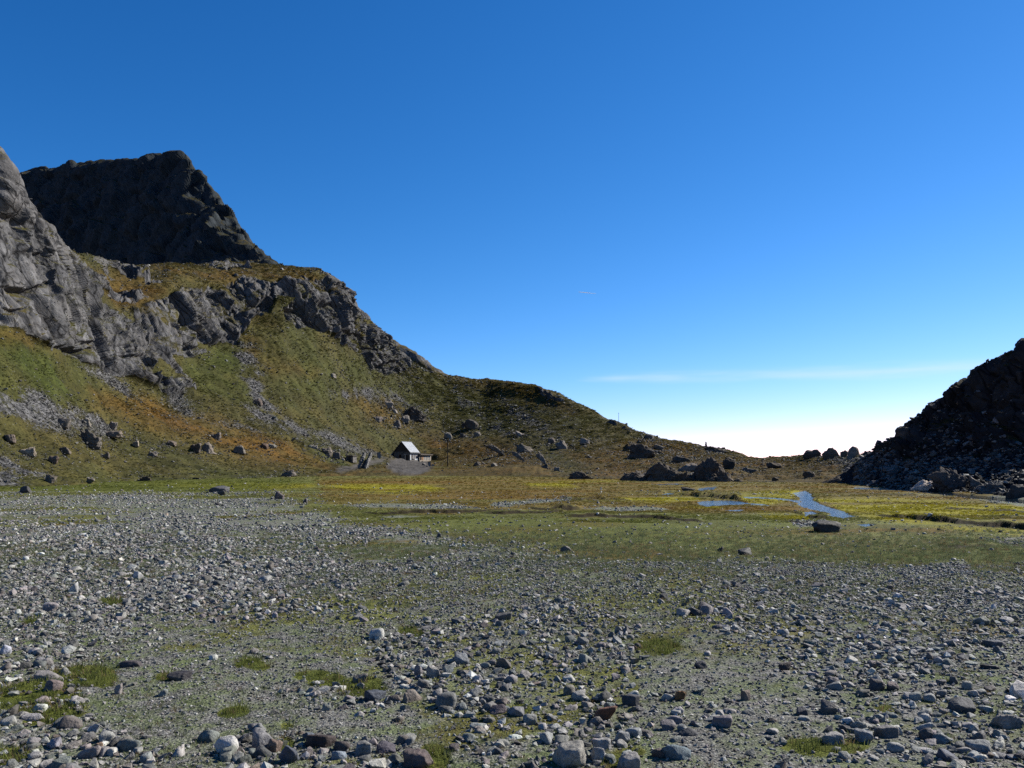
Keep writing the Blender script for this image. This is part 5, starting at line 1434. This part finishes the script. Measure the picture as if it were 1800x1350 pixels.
def mull(b):
    pv = 0.0
    for yc, w_, z0, z1, kd in ops + [(AL + .3, .6, 0, 0, 0)]:
        a, c = pv, yc - w_ / 2
        if c - a > .05: box(b, (AX0 - .33, A0 + (a + min(c, AL)) / 2, 1.5), (.24, min(c, AL) - a, 1.3))
        pv = yc + w_ / 2
bm_obj('mullion', mull, M_CREAM, ann)
for yc, w_, z0, z1, kd in ops:
    if kd == 2:
        d = bm_obj('door', lambda b: box(b, (AX0 - .30, A0 + yc, 1.15), (.2, w_, 2.0)), M_WOOD, ann)
        continue
    wnd = bm_obj('window', lambda b: (box(b, (AX0 - .26, A0 + yc - w_ / 2 + .04, (z0 + z1) / 2), (.1, .08, z1 - z0)), box(b, (AX0 - .26, A0 + yc + w_ / 2 - .04, (z0 + z1) / 2), (.1, .08, z1 - z0)), box(b, (AX0 - .26, A0 + yc, z1 - .03), (.1, w_, .06))), M_WOOD if kd else M_WHITE, ann)
    bm_obj('pane', lambda b: box(b, (AX0 - .36, A0 + yc, (z0 + z1) / 2), (.04, w_ - .08, z1 - z0)), M_GLASS, wnd)

def at_hill(x, y): return on_hill(x, y)
# post with a white shaft before the gable
p = HUT + np.array([-.2, -5.0, 0]); X0 = (712.0 - 900) / FPX * p[1]
fp = bm_obj('post', lambda b: (tube(b, (0, 0, -.2), .06, .05, 2.9), box(b, (0, 0, 2.6), (.7, .08, .1))), M_METAL, None, (X0, p[1], HUT[2] - .05))
tag(fp, 'thin pale post standing in front of the dark gable', 'post')
# bench by the front
bc = HUT + np.array([math.cos(YAW) * (GW * .45 + 1.0) - math.sin(YAW) * 2.7, math.sin(YAW) * (GW * .45 + 1.0) + math.cos(YAW) * 2.7, 0])
bench = link('bench', None, None, bc, (0, 0, YAW)); tag(bench, 'pale bench beneath the white window front', 'bench')
bm_obj('seat', lambda b: box(b, (0, 0, .48), (.5, 2.2, .07)), M_DRY, bench)
for s in (-.85, .85): bm_obj('leg', lambda b: box(b, (0, s, .18), (.4, .12, .54)), M_DARKW, bench)
# tall pole with stays
p = at_hill(786.5, 819)
pole = link('utility_pole', None, None, p); tag(pole, 'tall dark wooden pole on the pasture right of the hut', 'pole')
PH = 47 * p.y / FPX
bm_obj('shaft', lambda b: tube(b, (0, 0, -.3), .14, .10, PH + .3), M_POLE, pole)
bm_obj('crossarm', lambda b: box(b, (0, 0, PH * .97), (1.1, .1, .12)), M_POLE, pole)
for s in (-.45, .45): bm_obj('insulator', lambda b: tube(b, (s, 0, PH * .97 + .05), .06, .03, .2), M_WHITE, pole)
# small stone hut
p = at_hill(616, 809)
sh_ = link('stone_shed', None, None, p, (0, 0, math.radians(-18))); tag(sh_, 'tiny stone shed with a low flat roof left of the hut', 'shed')
k = p.y / FPX
bm_obj('wall', lambda b: (box(b, (0, .9, .45), (14 * k, 1.8, 1.5)),), M_MASON, sh_)
bm_obj('roof', lambda b: box(b, (0, .9, 1.28), (16 * k, 2.3, .16), Matrix.Rotation(math.radians(3), 3, 'Y')), M_DKROOF, sh_)
bm_obj('door', lambda b: box(b, (0, -.02, .45), (.7, .06, 1.1)), M_DARKW, sh_)
o = link('stone', rock_mesh('stone', 7001, 3, 12, 9, .08, 0, M_BOULDER), None, at_hill(604.5, 808) - Vector((0, 0, .1)), (0, 0, .3), (6 * k, 4 * k, 5 * k)); o.color = (.55, .54, .52, 1)
tag(o, 'white stone at the side of the tiny stone shed', 'stone')
# walled cutting below the shed
p = at_hill(636, 823)
cut = link('walled_stairway', None, None, p, (0, 0, math.radians(-12)), (.72, .72, 1.0)); tag(cut, 'dark cutting with steps between two pale dry stone walls', 'stairway')
k = p.y / FPX
def cwall(b, x):
    for j in range(7):
        for q in range(3 if j > 1 else 2):
            w_ = random.uniform(.42, .6)
            box(b, (x + random.uniform(-.06, .06), .2 + j * .62, .05 + j * .36 + q * .34), (w_, random.uniform(.5, .66), random.uniform(.3, .4)), Matrix.Rotation(random.uniform(-.2, .2), 3, 'Z'))
bm_obj('side_wall', lambda b: cwall(b, -.95), M_DRY, cut)
bm_obj('side_wall', lambda b: cwall(b, .95), M_DRY, cut)
for j in range(7): bm_obj('step', lambda b: box(b, (0, .3 + j * .6, -.35 + j * .30), (1.4, .62, .55)), M_DKROOF, cut)
# pillar
p = at_hill(666, 804)
pil = bm_obj('stone_pillar', lambda b: (box(b, (0, 0, .6), (.75, .75, 1.5)), box(b, (0, 0, 1.42), (.9, .9, .14))), M_DRY, None, p, (0, 0, .4))
tag(pil, 'short squared stone pillar between shed and hut', 'pillar')
# trough and stones by the terrace
p = at_hill(754, 819)
tr = bm_obj('stone_block', lambda b: (box(b, (0, 0, .45), (.62, .6, 1.1)), box(b, (0, 0, 1.03), (.7, .68, .1))), M_DRY, None, p, (0, 0, .2)); tag(tr, 'upright pale stone block at the terrace edge', 'block')
for j, (x, y, w_, h_) in enumerate(((746, 817, 7, 5), (760, 818, 6, 4), (765, 815, 5, 3), (750, 820, 4, 3))):
    p = at_hill(x, y); k = p.y / FPX
    o = link('stone', rock_mesh('stone', 7100 + j, 3, 12, 9, .08, 0, M_BOULDER), None, p - Vector((0, 0, .1)), (0, 0, j), (w_ * k, w_ * k * .8, h_ * k)); o.color = (.25, .24, .23, 1)
    tag(o, ('grey stone left of', 'grey stone just right of', 'small stone furthest right of', 'small stone in front of')[j] + ' the upright terrace block', 'stone', 'stones at the terrace edge')
# cairns and the skyline pole
def cairn(x, y, h_px, lab):
    p = at_hill(x, y); k = p.y / FPX; n = 6; H = h_px * k
    c = link('cairn', None, None, p - Vector((0, 0, .1))); tag(c, lab, 'cairn')
    for j in range(n):
        w_ = H * .5 * (1 - j / n * .65)
        o = link('stone', rock_mesh('stone', 7200 + j, 2, 12, 8, .08, 0, M_BOULDER), c, (random.uniform(-.04, .04) * H, 0, j * H / n * .96), (0, 0, j * 1.3), (w_, w_ * .9, H / n * 1.15)); o.color = (.12, .115, .11, 1)
cairn(1241, 785, 10, 'stacked stone cairn on the skyline above the rock mass')
cairn(1434.5, 792, 5, 'tiny cairn on top of the first saddle boulder')
p = at_hill(1087, 741)
sp_ = bm_obj('marker_pole', lambda b: (tube(b, (0, 0, -.3), .06, .045, 3.2, 8), box(b, (0, 0, 2.75), (.5, .05, .05))), M_POLE, None, p); tag(sp_, 'thin marker pole on the descending skyline', 'pole')

# pink flower cushion among the cobbles
p = on_plain(779, 1232)
fl_ = link('flower_cushion', None, None, p); tag(fl_, 'low cushion of pink flowers among the cobbles', 'flowers')
M_PINK = mat_plain('pink_petals', (.62, .13, .38), .7, .2, 40); M_CUSH = mat_plain('cushion_leaves', (.08, .105, .035), .9, .35, 60)
rr = np.random.default_rng(5)
d_, F_ = ico(3)
Vc = d_ * np.array([.052, .040, .020]) * (1 + .18 * fbm(d_ * 3, 3, 9))[:, None]
link('leaf_cushion', mesh_from('leaf_cushion', Vc, F_, True, M_CUSH), fl_)
V, F = [], []
for j in range(46):
    a, q = rr.uniform(0, 6.28), math.sqrt(rr.uniform(0, 1))
    c = Vector((.048 * q * math.cos(a), .036 * q * math.sin(a), .020 * math.sqrt(max(0, 1 - q * q * .8)) + .006))
    nrm = Vector((rr.normal(0, .5), rr.normal(-.3, .5), 1)).normalized(); t1 = nrm.orthogonal().normalized(); t2 = nrm.cross(t1)
    for m in range(5):
        an = m * 1.2566; dr = t1 * math.cos(an) + t2 * math.sin(an); sd = t1 * -math.sin(an) + t2 * math.cos(an); i = len(V)
        V += [c, c + dr * .005 + sd * .0035, c + dr * .0085 + nrm * .001, c + dr * .005 - sd * .0035]; F.append((i, i + 1, i + 2, i + 3))
o = link('blossoms', mesh_from('blossoms', np.array([v[:] for v in V]), np.array(F), False, M_PINK), fl_); o['kind'] = 'stuff'

# contrail high up in the sky
D = 26000.0
ct = []
for x, y, w_ in ((1017, 513.2, .35), (1026, 514.0, .6), (1036, 515.0, .5), (1048, 516.3, .2)):
    ct.append((Vector(((x - 900) / FPX * D, D, EYE + (HORIZON - y) / FPX * D)), w_ * D / FPX))
def trail(b):
    rings = []
    for c, rad in ct: rings.append([b.verts.new((c.x, c.y + math.cos(a) * rad, c.z + math.sin(a) * rad)) for a in np.linspace(0, 6.283, 9)[:-1]])
    for A_, B_ in zip(rings, rings[1:]):
        for k in range(8): b.faces.new((A_[k], A_[(k + 1) % 8], B_[(k + 1) % 8], B_[k]))
tt = NT('ice_trail'); trl = tt.new('ShaderNodeBsdfTranslucent'); trl.inputs[0].default_value = (.42, .43, .44, 1)
dif = tt.new('ShaderNodeBsdfDiffuse'); dif.inputs[0].default_value = (.42, .43, .44, 1)
tmx = tt.new('ShaderNodeAddShader'); tt.l(trl.outputs[0], tmx.inputs[0]); tt.l(dif.outputs[0], tmx.inputs[1]); tt.l(tmx.outputs[0], tt.out.inputs[0])
M_TRAIL = tt.m
tag(bm_obj('contrail', trail, M_TRAIL), 'short white aircraft contrail in the blue sky', 'contrail')
